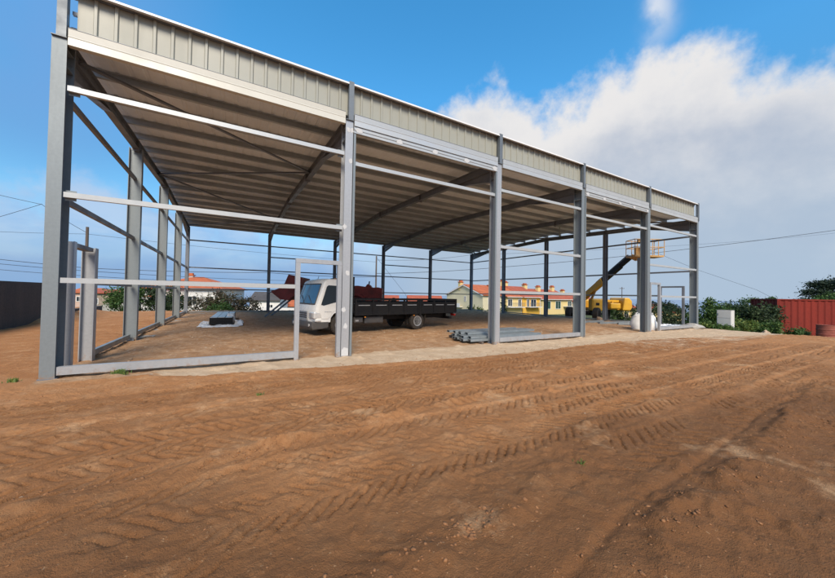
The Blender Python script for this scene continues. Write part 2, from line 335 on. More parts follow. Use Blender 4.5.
# tyre tracks that run along the front of the hall
def track(yc, amp, ph, w, dep, pitch, lug, x0, x1, chev, seed):
    global Z, painted_dark
    c = yc + amp * np.sin(X * 0.23 + ph) + (fbm(X, Y * 0 + 1.0, 1.6, seed, 3) - 0.5) * 0.16
    d = (Y - c) / w; ins = 1 - sst(np.abs(d), 0.85, 1.15)
    a = sst(X, x0, x0 + 1.2) * (1 - sst(X, x1 - 1.5, x1)); keep = sst(fbm(X, Y, 0.45, seed + 3, 4), 0.32, 0.52)
    rim = np.exp(-((np.abs(d) - 1.22) / 0.20) ** 2)
    wv = (X + chev * np.abs(d) * w * 1.1 + (fbm(X, Y, 0.22, seed + 5, 3) - 0.5) * 0.08) / pitch
    fr = np.abs(wv - np.floor(wv) - 0.5) * 2
    groove = (1 - sst(fr, 0.10, 0.42))
    sd = np.where(d > 0, 1.0, 0.0); wv2 = wv + 0.5 * sd; fr2 = np.abs(wv2 - np.floor(wv2) - 0.5) * 2
    groove = (1 - sst(fr2, 0.05, 0.30)) * sst(np.abs(d), 0.06, 0.2)
    Z += a * near * (-dep * ins + dep * 0.55 * rim * 0.8 * (0.2 + 1.4 * fbm(X, Y, 0.3, seed + 7, 3)) - lug * groove * ins * keep)
    painted_dark = np.maximum(painted_dark, a * ins * (0.35 + 0.5 * groove * keep))  # tracks coloured darker, most of all in the lug grooves
for k_, (yc, x0_, x1_) in enumerate(((-5.42, 2.0, 24), (-4.70, 2.2, 22), (-3.72, -4, 17), (-3.05, -5, 23), (-2.25, -4, 22), (-5.02, -1.5, 4.2), (-4.32, -4.0, 5.0), (-6.02, 5.0, 16), (-7.05, 8.0, 22), (-3.40, -5, 6.0), (-2.65, 4.0, 18), (-3.95, 1.0, 8.0), (-1.75, 3, 24), (-5.85, 1.0, 4.2), (-4.05, 9, 20), (-6.55, 9, 18), (-2.0, -3, 9), (-4.95, 5.5, 9.5))):
    track(yc, 0.05 + 0.03 * (k_ % 3), 1.3 * k_, 0.25 + 0.025 * (k_ % 3), 0.006 + 0.004 * (k_ % 2), 0.125 + 0.015 * (k_ % 4), (0.040, 0.032, 0.036, 0.028)[k_ % 4], x0_, x1_, 1.0 if k_ % 2 == 0 else -1.0, 101 + 10 * k_)
# ridge of squeezed out clods on the left and the furrow with its bank on the right
def ridge(pts, w, h, rough, seed, asym=0.0):
    global Z
    px, py = zip(*pts); c = np.interp(X, px, py) + (fbm(X, Y * 0 + 3, 0.7, seed, 3) - 0.5) * 0.14
    a = sst(X, px[0] - 0.2, px[0] + 0.4) * (1 - sst(X, px[-1] - 0.8, px[-1])); d = Y - c
    k = np.exp(-(d / (w * np.where(d > 0, 1 - asym, 1 + asym))) ** 2)
    Z += near * a * k * h * (1 - rough + 2 * rough * fbm(X, Y, 0.12, seed + 2, 3)) * (0.35 + 1.2 * sst(fbm(X, Y, 0.5, seed + 9, 3), 0.35, 0.62))
ridge([(-0.5, -4.75), (1.3, -4.62), (2.1, -4.47), (3.7, -4.24), (5.2, -4.1), (8.5, -3.6), (11, -3.3)], 0.09, 0.036, 0.6, 201)
ridge([(4.0, -6.95), (4.6, -6.86), (5.5, -6.74), (7.5, -6.66), (9.6, -6.5), (12, -6.3)], 0.16, 0.034, 0.75, 211, 0.45)
ridge([(3.0, -6.3), (3.8, -6.22), (4.4, -6.12), (5.6, -5.98)], 0.12, 0.032, 0.7, 221)
fc = np.interp(X, [3.6, 4.4, 5.46, 7.5, 8.6, 10], [-6.85, -6.69, -6.54, -6.46, -6.36, -6.2]) + (fbm(X, Y * 0 + 5, 0.9, 231, 3) - 0.5) * 0.10
fa = sst(X, 3.4, 3.8) * (1 - sst(X, 8.0, 9.4)); fk = np.exp(-((Y - fc) / 0.034) ** 2) * fa
Z -= near * fk * 0.020
Z += near * outside * ((fbm(X, Y, 0.13, 71, 3) - 0.5) * 0.020 + (vnoise(X / 0.045, Y / 0.045, 75) - 0.5) * 0.008 + np.clip(vnoise(X / 0.07, Y / 0.07, 77) - 0.72, 0, 1) * 0.05)
painted_dark = np.maximum(painted_dark, fk * 0.5 * sst(fbm(X, Y, 0.35, 235, 3), 0.25, 0.5))  # shadow line of the furrow painted into the soil colour
painted_dark = np.maximum(painted_dark, sst(-Y + (fbm(X, Y, 2.2, 61, 4) - 0.5) * 2.6 - 0.22 * (X - 4), 4.1, 5.9) * 1.0)  # near soil browner and darker: vignetting partly painted into its colour
# masks: r pale crushed stone, g gravel floor, b green ground, a darkened soil with painted vignette and furrow shade
sandR = sst(X, 10.5, 15.5) * (1 - sst(np.abs(Y + 1.0), 1.6, 3.6)) * (1 - sst(X, 30, 37)) * 0.42
sand = np.clip(np.maximum(apron, sandR * (0.5 + fbm(X, Y, 1.3, 51, 4))), 0, 1)
green = np.clip(sst(Y, 23, 27) + sst(X, 30.5, 33) * sst(Y, -3.2, -1.6) + sst(X, 44, 48), 0, 1)
green = np.maximum(green, sst(X, 25.6, 26.6) * sst(Y, -0.6, 0.3) * 0.8)
verts = np.stack([X, Y, Z], -1).reshape(-1, 3)
ny, nx = X.shape; idx = np.arange(ny * nx).reshape(ny, nx)
quads = np.stack([idx[:-1, :-1], idx[:-1, 1:], idx[1:, 1:], idx[1:, :-1]], -1).reshape(-1, 4)
def ground_mat():
    global nt
    m = bpy.data.materials.new('site_soil'); m.use_nodes = True; nt = m.node_tree; nt.nodes.clear()
    b = N('ShaderNodeBsdfPrincipled'); o = N('ShaderNodeOutputMaterial'); nt.links.new(b.outputs[0], o.inputs[0])
    t = N('ShaderNodeTexCoord').outputs['Object']
    at = N('ShaderNodeAttribute', attribute_name='zones'); s3 = N('ShaderNodeSeparateColor'); nt.links.new(at.outputs['Color'], s3.inputs[0])
    nb = NOISE(t, 0.45, 6, 0.6); nm = NOISE(t, 2.6, 6, 0.65); nf = NOISE(t, 22, 6, 0.7); nv = NOISE(t, 110, 4, 0.7)
    soil = MIX(SM(nb, 0.35, 0.65), (0.372, 0.164, 0.061, 1), (0.475, 0.222, 0.087, 1))
    soil = MIX(SM(nm, 0.45, 0.72, 0, 0.75), soil, (0.58, 0.33, 0.160, 1))
    soil = MIX(SM(nf, 0.40, 0.70, 0.55, 0), soil, (0.34, 0.155, 0.063, 1))
    soil = MIX(MA('MULTIPLY', at.outputs['Alpha'], 0.80), soil, (0.145, 0.063, 0.024, 1))  # alpha darkens the soil colour, painted vignette and furrow shade included
    dust = NOISE(t, 0.9, 7, 0.7); soil = MIX(SM(dust, 0.56, 0.70, 0, 0.55), soil, (0.58, 0.36, 0.19, 1)); soil = MIX(SM(NOISE(t, 1.7, 7, 0.7, 0.4), 0.58, 0.72, 0, 0.5), soil, (0.25, 0.108, 0.042, 1))
    soil = MIX(SM(NOISE(t, 13, 5, 0.75), 0.60, 0.68, 0, 0.5), soil, (0.17, 0.078, 0.032, 1)); soil = MIX(SM(NOISE(t, 34, 4, 0.7), 0.64, 0.70, 0, 0.5), soil, (0.54, 0.35, 0.19, 1))
    grav = MIX(SM(nm, 0.38, 0.66), (0.36, 0.20, 0.10, 1), (0.47, 0.30, 0.175, 1))
    vor = N('ShaderNodeTexVoronoi'); nt.links.new(t, vor.inputs['Vector']); vor.inputs['Scale'].default_value = 9.0
    sp = N('ShaderNodeSeparateColor'); nt.links.new(vor.outputs['Color'], sp.inputs[0])
    grav = MIX(MA('MULTIPLY', SM(sp.outputs[0], 0.62, 0.95), SM(vor.outputs['Distance'], 0.10, 0.04 * 10, 1, 0)), grav, (0.52, 0.42, 0.32, 1))
    grav = MIX(SM(nf, 0.5, 0.75, 0, 0.5), grav, (0.22, 0.13, 0.075, 1))
    snd = MIX(SM(nm, 0.35, 0.7), (0.50, 0.355, 0.225, 1), (0.60, 0.45, 0.30, 1)); snd = MIX(SM(nf, 0.52, 0.75, 0, 0.5), snd, (0.34, 0.22, 0.13, 1))
    grn = MIX(SM(nm, 0.35, 0.65), (0.05, 0.075, 0.025, 1), (0.10, 0.10, 0.045, 1))
    nz = MA('MULTIPLY', MA('SUBTRACT', nm, 0.5), 0.9)
    c = MIX(SM(MA('ADD', s3.outputs[1], nz), 0.3, 0.7), soil, grav)
    c = MIX(SM(MA('ADD', s3.outputs[0], MA('MULTIPLY', nz, 0.8)), 0.3, 0.7), c, snd)
    c = MIX(SM(MA('ADD', s3.outputs[2], nz), 0.3, 0.7), c, grn)
    nt.links.new(c, b.inputs['Base Color']); b.inputs['Roughness'].default_value = 0.95; b.inputs['Specular IOR Level'].default_value = 0.2
    vo2 = N('ShaderNodeTexVoronoi'); nt.links.new(t, vo2.inputs['Vector']); vo2.inputs['Scale'].default_value = 26.0
    nf2 = MA('ADD', MA('MULTIPLY', NOISE(t, 7, 10, 0.72), 2.2), MA('MULTIPLY', MA('MULTIPLY', vo2.outputs['Distance'], -0.7), SM(NOISE(t, 2.2, 4, 0.6), 0.48, 0.62)))
    h = MA('ADD', MA('ADD', MA('ADD', nf2, nf), MA('MULTIPLY', nv, 0.7)), MA('MULTIPLY', NOISE(t, 55, 3, 0.6), 0.5))
    bn = N('ShaderNodeBump'); bn.inputs['Strength'].default_value = 0.80; bn.inputs['Distance'].default_value = 0.020
    nt.links.new(h, bn.inputs['Height']); nt.links.new(bn.outputs[0], b.inputs['Normal'])
    return m
M['ground'] = ground_mat()
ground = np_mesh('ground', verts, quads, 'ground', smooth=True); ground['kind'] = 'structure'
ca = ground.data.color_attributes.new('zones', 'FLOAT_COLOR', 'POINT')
ca.data.foreach_set('color', np.stack([sand, np.clip(inside + 0.25 * sst(X, -0.6, -0.2) * (Y > 0), 0, 1), green, painted_dark], -1).astype(np.float32).ravel())
def surf(x, y):
    i = int(np.clip(np.searchsorted(xs, x), 0, nx - 1)); j = int(np.clip(np.searchsorted(ys, y), 0, ny - 1)); return float(Z[j, i])
# sea far below
def sea_mat():
    m = mat('sea_water', (0.24, 0.31, 0.40), 0.7, 0, 0.1, 0.002, 0.0); return m  # pale base colour: distance haze painted into the water
M['sea'] = sea_mat()
sea = MB().add([(-40000, -40000, -45), (40000, -40000, -45), (40000, 40000, -45), (-40000, 40000, -45)], [(0, 1, 2, 3)]).build('sea', 'sea'); sea['kind'] = 'structure'

# ------------------------------------------------------------------ the steel hall
CX = [0.0, 5.114, 10.134, 14.552, 19.563, 24.698]; D = 19.466; RISE = 0.37
LY = [5.235, 10.03, 14.732]; RY = [5.063, 9.853, 14.584]
def BZ(y): return 5.70 + RISE * (1 - abs(y - D / 2) / (D / 2))
hall = thing('steel_hall', 'half built galvanised steel frame hall with roof sheeting and cream parapet but open walls', 'steel hall')
def hpost(name, x, y, z0, z1, bf, d, m, along='y', parent=hall, plate=True):
    upv = (0, 1, 0) if along == 'y' else (1, 0, 0)
    p = MB().prof((x, y, z0), (x, y, z1), Hs(bf, d), upv).build(name, m, parent)
    if plate:
        q = MB().bx(x - 0.115, x + 0.115, y - 0.18, y + 0.19, z0 - 0.05, z0 + 0.022)
        for sx in (-1, 1):
            for sy in (-1, 1): q.lathe([(0.016, 0), (0.016, 0.05)], (x + sx * 0.075, y + sy * 0.10, z0 + 0.02), 'z', 6)
        q.build('base_plate', 'steel_dark', p)
    return p
for i, x in enumerate(CX):                                           # front and back portal columns
    c = hpost('column', x, 0.17, 0.0, 5.857, 0.19, 0.34, 'galv_pale' if i in (1, 2) else 'galv')
    MB().bx(x - 0.097, x + 0.097, -0.036, 0.342, 5.858, 5.872).build('top_plate', 'post', c)
    for z in (5.40, 5.70): MB().bx(x - 0.085, x + 0.085, 0.02, 0.32, z, z + 0.012).build('stiffener', 'galv', c)
    hpost('column', x, D - 0.17, 0.0, BZ(D) + 0.26, 0.20, 0.30, 'steel_dark')
    MB().bx(x - 0.035, x + 0.090, -0.036, 0.08, 5.873, 6.83).build('parapet_post', 'post', hall)
for y in LY: hpost('column', 0.0, y, 0.0, BZ(y) + 0.02, 0.20, 0.32, 'galv', 'x')
for y in RY: hpost('column', CX[5], y, 0.0, BZ(y) + 0.02, 0.20, 0.28, 'steel_dark', 'x')
hpost('wall_post', CX[5], 2.95, 0.0, 4.1, 0.14, 0.16, 'galv', 'x', plate=False)
for i, x in enumerate(CX):                                           # rafters with haunches and splice plates
    r = MB()
    for y0, y1 in ((0.345, D / 2), (D / 2, D - 0.325)):
        r.prof((x, y0, BZ(y0) + 0.13), (x, y1, BZ(y1) + 0.13), Hs(0.16, 0.26, 0.014, 0.010))
    ro = r.build('rafter', 'steel_dark', hall)
    for ya, yb in ((0.345, 2.5), (D - 0.325, D - 2.4)):
        h = MB(); h.prism([(ya, BZ(ya) - 0.001), (yb, BZ(yb) - 0.001), (ya, BZ(ya) - 0.36)], x - 0.006, x + 0.006, 'x')
        h.prof((x, ya, BZ(ya) - 0.36), (x, yb, BZ(yb) - 0.008), [(-0.08, -0.007), (0.08, -0.007), (0.08, 0.007), (-0.08, 0.007)])
        h.build('haunch', 'steel_dark', ro)
    for y in (0.352, D / 2 - 4.6, D / 2, D / 2 + 4.6):
        zz = BZ(y); lo = zz - (0.40 if y < 1 else 0.07)
        g = MB(); g.bx(x - 0.095, x + 0.095, y - 0.012, y + 0.012, lo, zz + 0.25)
        for k in range(4):
            zb = lo + 0.06 + k * (zz + 0.2 - lo - 0.06) / 3
            for sx in (-0.06, 0.06): g.lathe([(0.018, -0.03), (0.018, 0.03)], (x + sx, y, zb), 'y', 6)
        g.build('splice_plate', 'steel_dark', ro)
npur = 17
for k in range(npur):                                                # purlins on the rafters, right across the hall
    y = 0.30 + (D - 0.6) * k / (npur - 1); z = BZ(y) + 0.262
    MB().prof((-0.05, y, z), (CX[5] + 0.05, y, z), [(a, b) for a, b in Cs(0.075, 0.18)]).build('purlin', 'purlin', hall)
rs = []                                                              # trapezoidal roof sheet
for k in range(int(24.9 / 0.28)):
    x = -0.10 + k * 0.28; rs += [(x, 0), (x + 0.175, 0), (x + 0.20, 0.014), (x + 0.255, 0.014)]
rs.append((24.80, 0.0))
sh = MB(); n = len(rs)
for t in (0.0, 0.004):
    for y in (0.14, D / 2, D + 0.15): sh.add([(a, y, BZ(min(max(y, 0), D)) + 0.446 + b + t) for a, b in rs], [])
for o_, s in ((0, 1), (3 * n, 1)):
    for j in range(2):
        for i in range(n - 1): sh.f.append((o_ + j * n + i, o_ + j * n + i + 1, o_ + (j + 1) * n + i + 1, o_ + (j + 1) * n + i))
sh.build('roof_sheet', 'sheet', hall)
fs = MB(); prof = []                                                 # parapet cladding, upright ribs
x = 0.17
while x < 24.42:
    prof += [(x, 0.0), (x + 0.205, 0.0), (x + 0.220, -0.030), (x + 0.262, -0.030)]; x += 0.28
prof.append((x, 0.0)); n = len(prof)
fs.add([(a, 0.135 + b, z) for z in (6.045, 6.765) for a, b in prof], [(i, i + 1, n + i + 1, n + i) for i in range(n - 1)])
fs.add([(a, 0.139 + b, z) for z in (6.045, 6.765) for a, b in prof], [(i, i + 1, n + i + 1, n + i) for i in range(n - 1)])
fs.build('fascia_panel', 'fascia', hall)
fb = MB()
for i in range(5): fb.bx(CX[i] + 0.10, CX[i + 1] - 0.05, 0.145, 0.20, 6.40, 6.46)
fb.bx(CX[0] + 0.1, CX[5], 0.145, 0.20, 6.70, 6.76); fb.build('parapet_rail', 'steel_dark', hall)
MB().bx(-0.06, CX[5] + 0.10, -0.025, 0.30, 6.790, 6.796).bx(-0.06, CX[5] + 0.10, -0.029, -0.026, 6.755, 6.796).build('parapet_cap', 'cap', hall)
MB().bx(0.10, CX[5], 0.085, 0.30, 6.767, 6.785).build('cap_soffit', 'steel_dark', hall)
for i in range(5):                                                   # eave beams between the columns
    a, b = CX[i] + 0.115, CX[i + 1] - 0.115
    e = MB().prof((a, 0.055, 5.74), (b, 0.055, 5.74), [(0, 0), (0.10, 0), (0.10, 0.006), (0.094, 0.135), (0.100, 0.150), (0.094, 0.165), (0.10, 0.285), (0, 0.285)])
    eo = e.build('eave_beam', 'cream_beam' if i == 0 else 'galv_bright', hall)
    MB().bx(a, b, -0.05, 0.15, 6.027, 6.033).build('drip_flashing', 'steel_dark', eo)
    if i in (1, 3):
        hd = MB().prof((a, 0.045, 5.565), (b, 0.045, 5.565), [(0, 0), (0.08, 0), (0.08, 0.035), (0.065, 0.042), (0.065, 0.075), (0.08, 0.082), (0.08, 0.115), (0.065, 0.122), (0.065, 0.168), (0, 0.168)])
        ho = hd.build('door_header', 'galv_bright', hall)
        for k in range(5):
            tp = MB()
            xx = a + 0.12 + (b - a - 0.24) * k / 4; pr = []
            for j in range(14):
                an = 2 * math.pi * j / 14; rr = 0.085 * (0.8 + 0.4 * random.random()); pr.append((xx + 1.15 * rr * math.cos(an), 5.645 + 0.8 * rr * math.sin(an)))
            tp.prism(pr, -0.040, -0.0365).build('touch_up_patch', 'patch', ho)
        for xg, s in ((CX[i] + 0.112, 1), (CX[i + 1] - 0.112, -1)):
            MB().bx(min(xg, xg + s * 0.055), max(xg, xg + s * 0.055), -0.02, 0.08, 0.0, 5.563).build('door_guide', 'galv', hall)
for z, xo in ((5.62, 0.06), (5.62, -0.02), (4.84, 0.05), (2.05, 0.03), (1.15, -0.05), (0.75, 0.0), (3.2, -0.06)):
    pr = []; tp = MB()                                                # touch-up paint on the second front column
    for j in range(14):
        an = 2 * math.pi * j / 14; rr = 0.05 * (0.7 + 0.5 * random.random()); pr.append((CX[1] + xo + rr * math.cos(an), z + 1.3 * rr * math.sin(an)))
    tp.prism(pr, -0.0035, -0.0005).build('touch_up_patch', 'patch', hall)
tp = MB().prism([(CX[1] - 0.08, 0.02), (CX[1] + 0.085, 0.02), (CX[1] + 0.08, 0.20), (CX[1] - 0.02, 0.23), (CX[1] - 0.08, 0.17)], -0.0035, -0.0005)
tp.build('touch_up_patch', 'patch', hall)
def girt(p0, p1, w=0.07, h=0.09, m='galv_bright'): return MB().bar(p0, p1, w, h).build('girt', m, hall)
E_ = 0.112
def cleat(x, z, s):
    c = MB().bx(min(x, x + s * 0.14), max(x, x + s * 0.14), 0.087, 0.095, z - 0.09, z + 0.09)
    for dx_ in (0.05, 0.11): c.lathe([(0.014, 0.0), (0.014, 0.014)], (x + s * dx_, 0.094, z + 0.065), 'y', 6)
    c.build('cleat', 'galv', hall)
for i in (0, 1, 2, 3, 4):                                            # front wall girts
    a, b = CX[i] + E_, CX[i + 1] - E_
    for z in ((4.82,) if i in (1, 3) else (5.02, 3.17)): cleat(a + 0.002, z, 1); cleat(b - 0.002, z, -1)
    if i in (1, 3): girt((a + 0.06, 0.05, 4.82), (b - 0.06, 0.05, 4.82)); continue
    girt((a, 0.05, 5.02), (b, 0.05, 5.02)); girt((a, 0.05, 3.17), (b, 0.05, 3.17))
    b3 = 3.93 if i == 0 else b; a3 = 20.66 if i == 4 else a
    girt((a3, 0.05, 1.69), (b3, 0.05, 1.69))
    girt((a3, 0.05, 0.14), (b3, 0.05, 0.14), 0.10, 0.14, 'galv_pale')
for xa, xb in ((3.98, CX[1] - 0.165), (CX[4] + 0.165, 20.61)):        # pedestrian door frames in the front wall
    for x in (xa, xb): MB().bx(x - 0.05, x + 0.05, -0.01, 0.09, 0.0, 2.24).build('door_post', 'galv_pale', hall)
    MB().bx(xa - 0.05, xb + 0.05, -0.012, 0.092, 2.242, 2.34).build('door_head', 'galv_pale', hall)
for z in (5.0, 3.15): 
    ys_ = [0.34] + LY + [D - 0.3]
    for a, b in zip(ys_[:-1], ys_[1:]): girt((-0.02, a + 0.01, z), (-0.02, b - 0.01, z), 0.07, 0.10, 'steel_dark')
for z, m, h in ((1.68, 'steel_dark', 0.08), (0.12, 'galv', 0.13)):
    for a, b in zip([1.86] + LY, LY + [D - 0.3]): girt((-0.02, a + 0.11, z), (-0.02, b - 0.11, z), 0.08, h, m)
for y in (0.62, 1.74): hpost('door_post', 0.0, y, -0.03, 2.43, 0.18 if y > 1 else 0.12, 0.22, 'galv_pale', 'x', plate=False)
MB().bx(-0.08, 0.08, 0.69, 1.63, 2.34, 2.42).build('door_head', 'steel_dark', hall)
for z, m in ((5.04, 'steel_dark'), (3.12, 'steel_dark'), (1.75, 'galv'), (0.10, 'galv')):
    ys_ = [0.34] + RY + [D - 0.3]
    for k, (a, b) in enumerate(zip(ys_[:-1], ys_[1:])):
        if z < 2 and k == 0: a = 1.80
        girt((CX[5] - 0.06, a + 0.02, z), (CX[5] - 0.06, b - 0.02, z), 0.07, 0.09, m)
for y in (0.62, 1.74): MB().bx(CX[5] - 0.14, CX[5] - 0.02, y - 0.05, y + 0.05, 0.0, 2.22).build('door_post', 'steel_dark', hall)
MB().bx(CX[5] - 0.135, CX[5] - 0.025, 0.57, 1.79, 2.222, 2.31).build('door_head', 'steel_dark', hall)
for i in range(5):                                                   # back wall girts
    a, b = CX[i] + 0.105, CX[i + 1] - 0.105
    for z in ((5.05, 4.22, 3.17, 1.70, 0.10) if i in (1, 3) else (5.05, 3.17, 1.70, 0.10)):
        girt((a, D - 0.05, z), (b, D - 0.05, z), 0.07, 0.08, 'galv' if z < 1 else 'steel_dark')
for xa, xb in ((CX[0], CX[1]), (CX[5], CX[4])):                       # roof bracing in the end bays
    for ya, yb, fl in ((0.8, 4.75, 0), (8.6, 4.75, 0), (8.6, 14.2, 0), (18.6, 14.2, 0)):
        MB().prof((xa, ya, BZ(ya) + 0.14), (xb, yb, BZ(yb) + 0.14), [(0, 0), (0.08, 0), (0.08, 0.008), (0.008, 0.008), (0.008, 0.08), (0, 0.08)]).build('roof_brace', 'steel_dark', hall)
# low concrete upstand under the side and back walls
kerb = MB().bx(-0.20, 0.42, 0.45, D + 0.2, -0.30, -0.012).bx(0.42, CX[5] + 0.2, D - 0.42, D + 0.2, -0.30, -0.012).bx(CX[5] - 0.42, CX[5] + 0.2, 0.45, D - 0.42, -0.30, -0.012).build('foundation_strip', 'concrete'); kerb['kind'] = 'structure'

# ------------------------------------------------------------------ places seen at a distance
def at(px, py, Zd):
    d = fwd + right * ((px - 417.5) / 326.32) - up * ((py - 289) / 326.32); return Vector((2.657, -7.860, 1.55)) + d * Zd
VIEW = -math.atan2(0.49586688, 0.86821141)                            # heading of the camera's right hand axis

# ------------------------------------------------------------------ truck
truck = thing('flatbed_truck', 'white cab over truck with long black dropside bed parked under the hall roof', 'truck', (6.24, 4.13, 0.0), R(10.7))
prof = [(-1.0, 0.50), (-1.01, 0.80), (-0.995, 1.02), (-0.955, 1.13), (-0.70, 1.90), (-0.62, 2.01), (-0.46, 2.075), (0.40, 2.09), (0.45, 2.05), (0.45, 0.50), (0.43, 0.50), (0.41, 0.66), (0.30, 0.80), (0.12, 0.88), (-0.12, 0.88), (-0.30, 0.80), (-0.41, 0.66), (-0.43, 0.50)]
import bmesh
def loft_cab():
    b = MB(); bulge = lambda y: -0.03 * (1 - ((y - 1) / 0.91) ** 2)
    rows = [(0.0, 0.045), (0.02, 0.02)] + [(y, bulge(y)) for y in (0.09, 0.3, 0.55, 0.8, 1.0, 1.2, 1.45, 1.7, 1.91)] + [(1.98, 0.02), (2.0, 0.045)]
    n = len(prof)
    for y, sh_ in rows:
        vs = []
        for x, z in prof:
            t = max(0, (z - 1.15) / 0.95) * 0.05                       # tumblehome
            yy = 1.0 + (y - 1.0) * (1 - t); xx = x + (sh_ * 1.6 if x < -0.65 else 0); zz = z - (sh_ * 0.8 if z > 1.95 else 0)
            vs.append((xx, yy, zz))
        b.add(vs, [])
    for r in range(len(rows) - 1):
        for i in range(n): b.f.append((r * n + i, r * n + (i + 1) % n, (r + 1) * n + (i + 1) % n, (r + 1) * n + i))
    b.f.append(tuple(range(n))); b.f.append(tuple(range((len(rows) - 1) * n, len(rows) * n)))
    return b
cab = loft_cab().build('cab', 'white_paint', truck, smooth=True)
def ws(y, s):  # point on the screen, s 0 bottom .. 1 top
    a, c = (-0.955, 1.13), (-0.70, 1.90); t = max(0, (a[1] + (c[1] - a[1]) * s - 1.15) / 0.95) * 0.05
    bul = 0.048 * (1 - ((y - 1) / 0.91) ** 2) + 0.012
    return (a[0] + (c[0] - a[0]) * s - bul - 0.004, 1 + (y - 1) * (1 - t), a[1] + (c[1] - a[1]) * s + 0.004)
wsb = MB(); gy = np.linspace(0.16, 1.84, 9); gs = np.linspace(0.05, 0.95, 5)
wsb.add([ws(y, s) for s in gs for y in gy], [(j * 9 + i, j * 9 + i + 1, (j + 1) * 9 + i + 1, (j + 1) * 9 + i) for j in range(4) for i in range(8)])
wso = wsb.build('windscreen', 'windscreen', truck, smooth=True)
fr = MB()
for p, q in (((0.13, 0.02), (1.87, 0.02)), ((0.13, 0.98), (1.87, 0.98)), ((0.13, 0.02), (0.13, 0.98)), ((1.87, 0.02), (1.87, 0.98))):
    k = 8; fr.tube([ws(p[0] + (q[0] - p[0]) * t / k, p[1] + (q[1] - p[1]) * t / k) for t in range(k + 1)], 0.018, 6)
fr.build('screen_seal', 'dark_plastic', wso)
for y0, y1 in ((0.35, 0.85), (1.0, 1.55)): MB().tube([ws(y0, 0.02), tuple(Vector(ws(y1, 0.42)) + Vector((-0.02, 0, 0.01)))], 0.010, 5).build('wiper', 'dark_plastic', wso)
for side in (0, 1):
    ysd = (lambda z: 1 + (0 - 1) * (1 - max(0, (z - 1.15) / 0.95) * 0.05)) if side == 0 else (lambda z: 1 + (1 - max(0, (z - 1.15) / 0.95) * 0.05))
    sg = -1 if side == 0 else 1
    win = [(-0.80, 1.13), (-0.70, 1.10), (0.28, 1.36), (0.30, 1.82), (-0.52, 1.84), (-0.58, 1.79)]
    door = [(-0.86, 0.95), (-0.84, 1.08), (-0.60, 1.91), (0.36, 1.91), (0.36, 0.93), (0.30, 0.90), (0.12, 0.96), (-0.14, 0.96), (-0.34, 0.86), (-0.50, 0.62), (-0.76, 0.62)]
    d = MB(); k = len(door)
    d.add([(x, ysd(z) + sg * 0.004, z) for x, z in door] + [(x, ysd(z) + sg * 0.016, z) for x, z in door], [tuple(range(k)), tuple(range(k, 2 * k))] + [(i, (i + 1) % k, k + (i + 1) % k, k + i) for i in range(k)])
    do = d.build('door', 'white_paint', truck)
    g = MB(); k = len(win)
    g.add([(x, ysd(z) + sg * 0.017, z) for x, z in win] + [(x, ysd(z) + sg * 0.022, z) for x, z in win], [tuple(range(k)), tuple(range(k, 2 * k))] + [(i, (i + 1) % k, k + (i + 1) % k, k + i) for i in range(k)])
    g.build('window', 'glass', do)
    MB().bx(0.16, 0.32, ysd(1.1) + sg * 0.028 - 0.012, ysd(1.1) + sg * 0.028 + 0.012, 1.06, 1.095).build('handle', 'dark_plastic', do)
    bd = MB()
    for k in range(4): bd.bx(-0.66 + k * 0.07, -0.61 + k * 0.07, ysd(1) + sg * 0.018 - 0.002, ysd(1) + sg * 0.018 + 0.002, 0.86, 0.89)
    bd.build('door_badge', 'rim', do)
    yc = 0.16 if side == 0 else 1.84
    hl = MB().bx(-1.055, -0.72, min(yc - sg * 0.36, yc + sg * 0.165), max(yc - sg * 0.36, yc + sg * 0.165), 0.62, 0.88); ho = hl.build('headlight', 'lamp', truck, bevel=0.05)
    MB().lathe([(0.10, -0.012), (0.07, 0.0)], (-1.057, yc - 0.12 * sg, 0.75), 'x', 20).build('reflector', 'rim', ho)
    MB().bx(-1.02, -0.80, yc - 0.175 + sg * 0.03, yc + 0.175 + sg * 0.03, 0.535, 0.59).build('turn_signal', 'lamp', truck, bevel=0.01)
    if side == 0: continue
    mr = MB().tube([(-0.62, ysd(1.7), 1.72), (-0.78, ysd(1.7) + sg * 0.20, 1.70), (-0.78, ysd(1.7) + sg * 0.20, 1.30), (-0.72, ysd(1.2), 1.24)], 0.012, 6)
    mo = mr.build('mirror_arm', 'dark_plastic', truck)
    MB().bx(-0.82, -0.76, ysd(1.7) + sg * 0.20 - 0.09, ysd(1.7) + sg * 0.20 + 0.09, 1.36, 1.66).build('mirror', 'dark_plastic', mo, bevel=0.02)
grl = MB()
for k in range(3): grl.bx(-1.082, -0.98, 0.58, 1.42, 0.63 + k * 0.075, 0.675 + k * 0.075)
grl.build('grille', 'dark_plastic', truck)
MB().bx(-1.085, -0.98, 0.54, 1.46, 0.852, 0.885).bx(-1.085, -0.98, 0.54, 0.572, 0.60, 0.850).bx(-1.085, -0.98, 1.428, 1.46, 0.60, 0.850).bx(-1.085, -0.98, 0.54, 1.46, 0.565, 0.598).build('grille_surround', 'rim', truck)
bp = MB().prism([(-1.09, 0.24), (-1.12, 0.34), (-1.10, 0.52), (-0.48, 0.52), (-0.50, 0.30), (-0.70, 0.26)], -0.01, 2.01)
bo = bp.build('bumper', 'dark_plastic', truck, bevel=0.03)
for y in (0.24, 1.76): MB().lathe([(0.055, -0.01), (0.05, 0.01)], (-1.125, y, 0.40), 'x', 16).build('fog_lamp', 'lamp', bo)
for y in (0.30, 1.56): MB().bx(-0.12, -0.02, y, y + 0.12, 2.075, 2.115).build('roof_marker', 'amber', truck)
MB().tube([(-0.30, 1.5, 2.07), (-0.24, 1.52, 2.22)], 0.010, 5).build('aerial', 'dark_plastic', truck)
hb = MB()
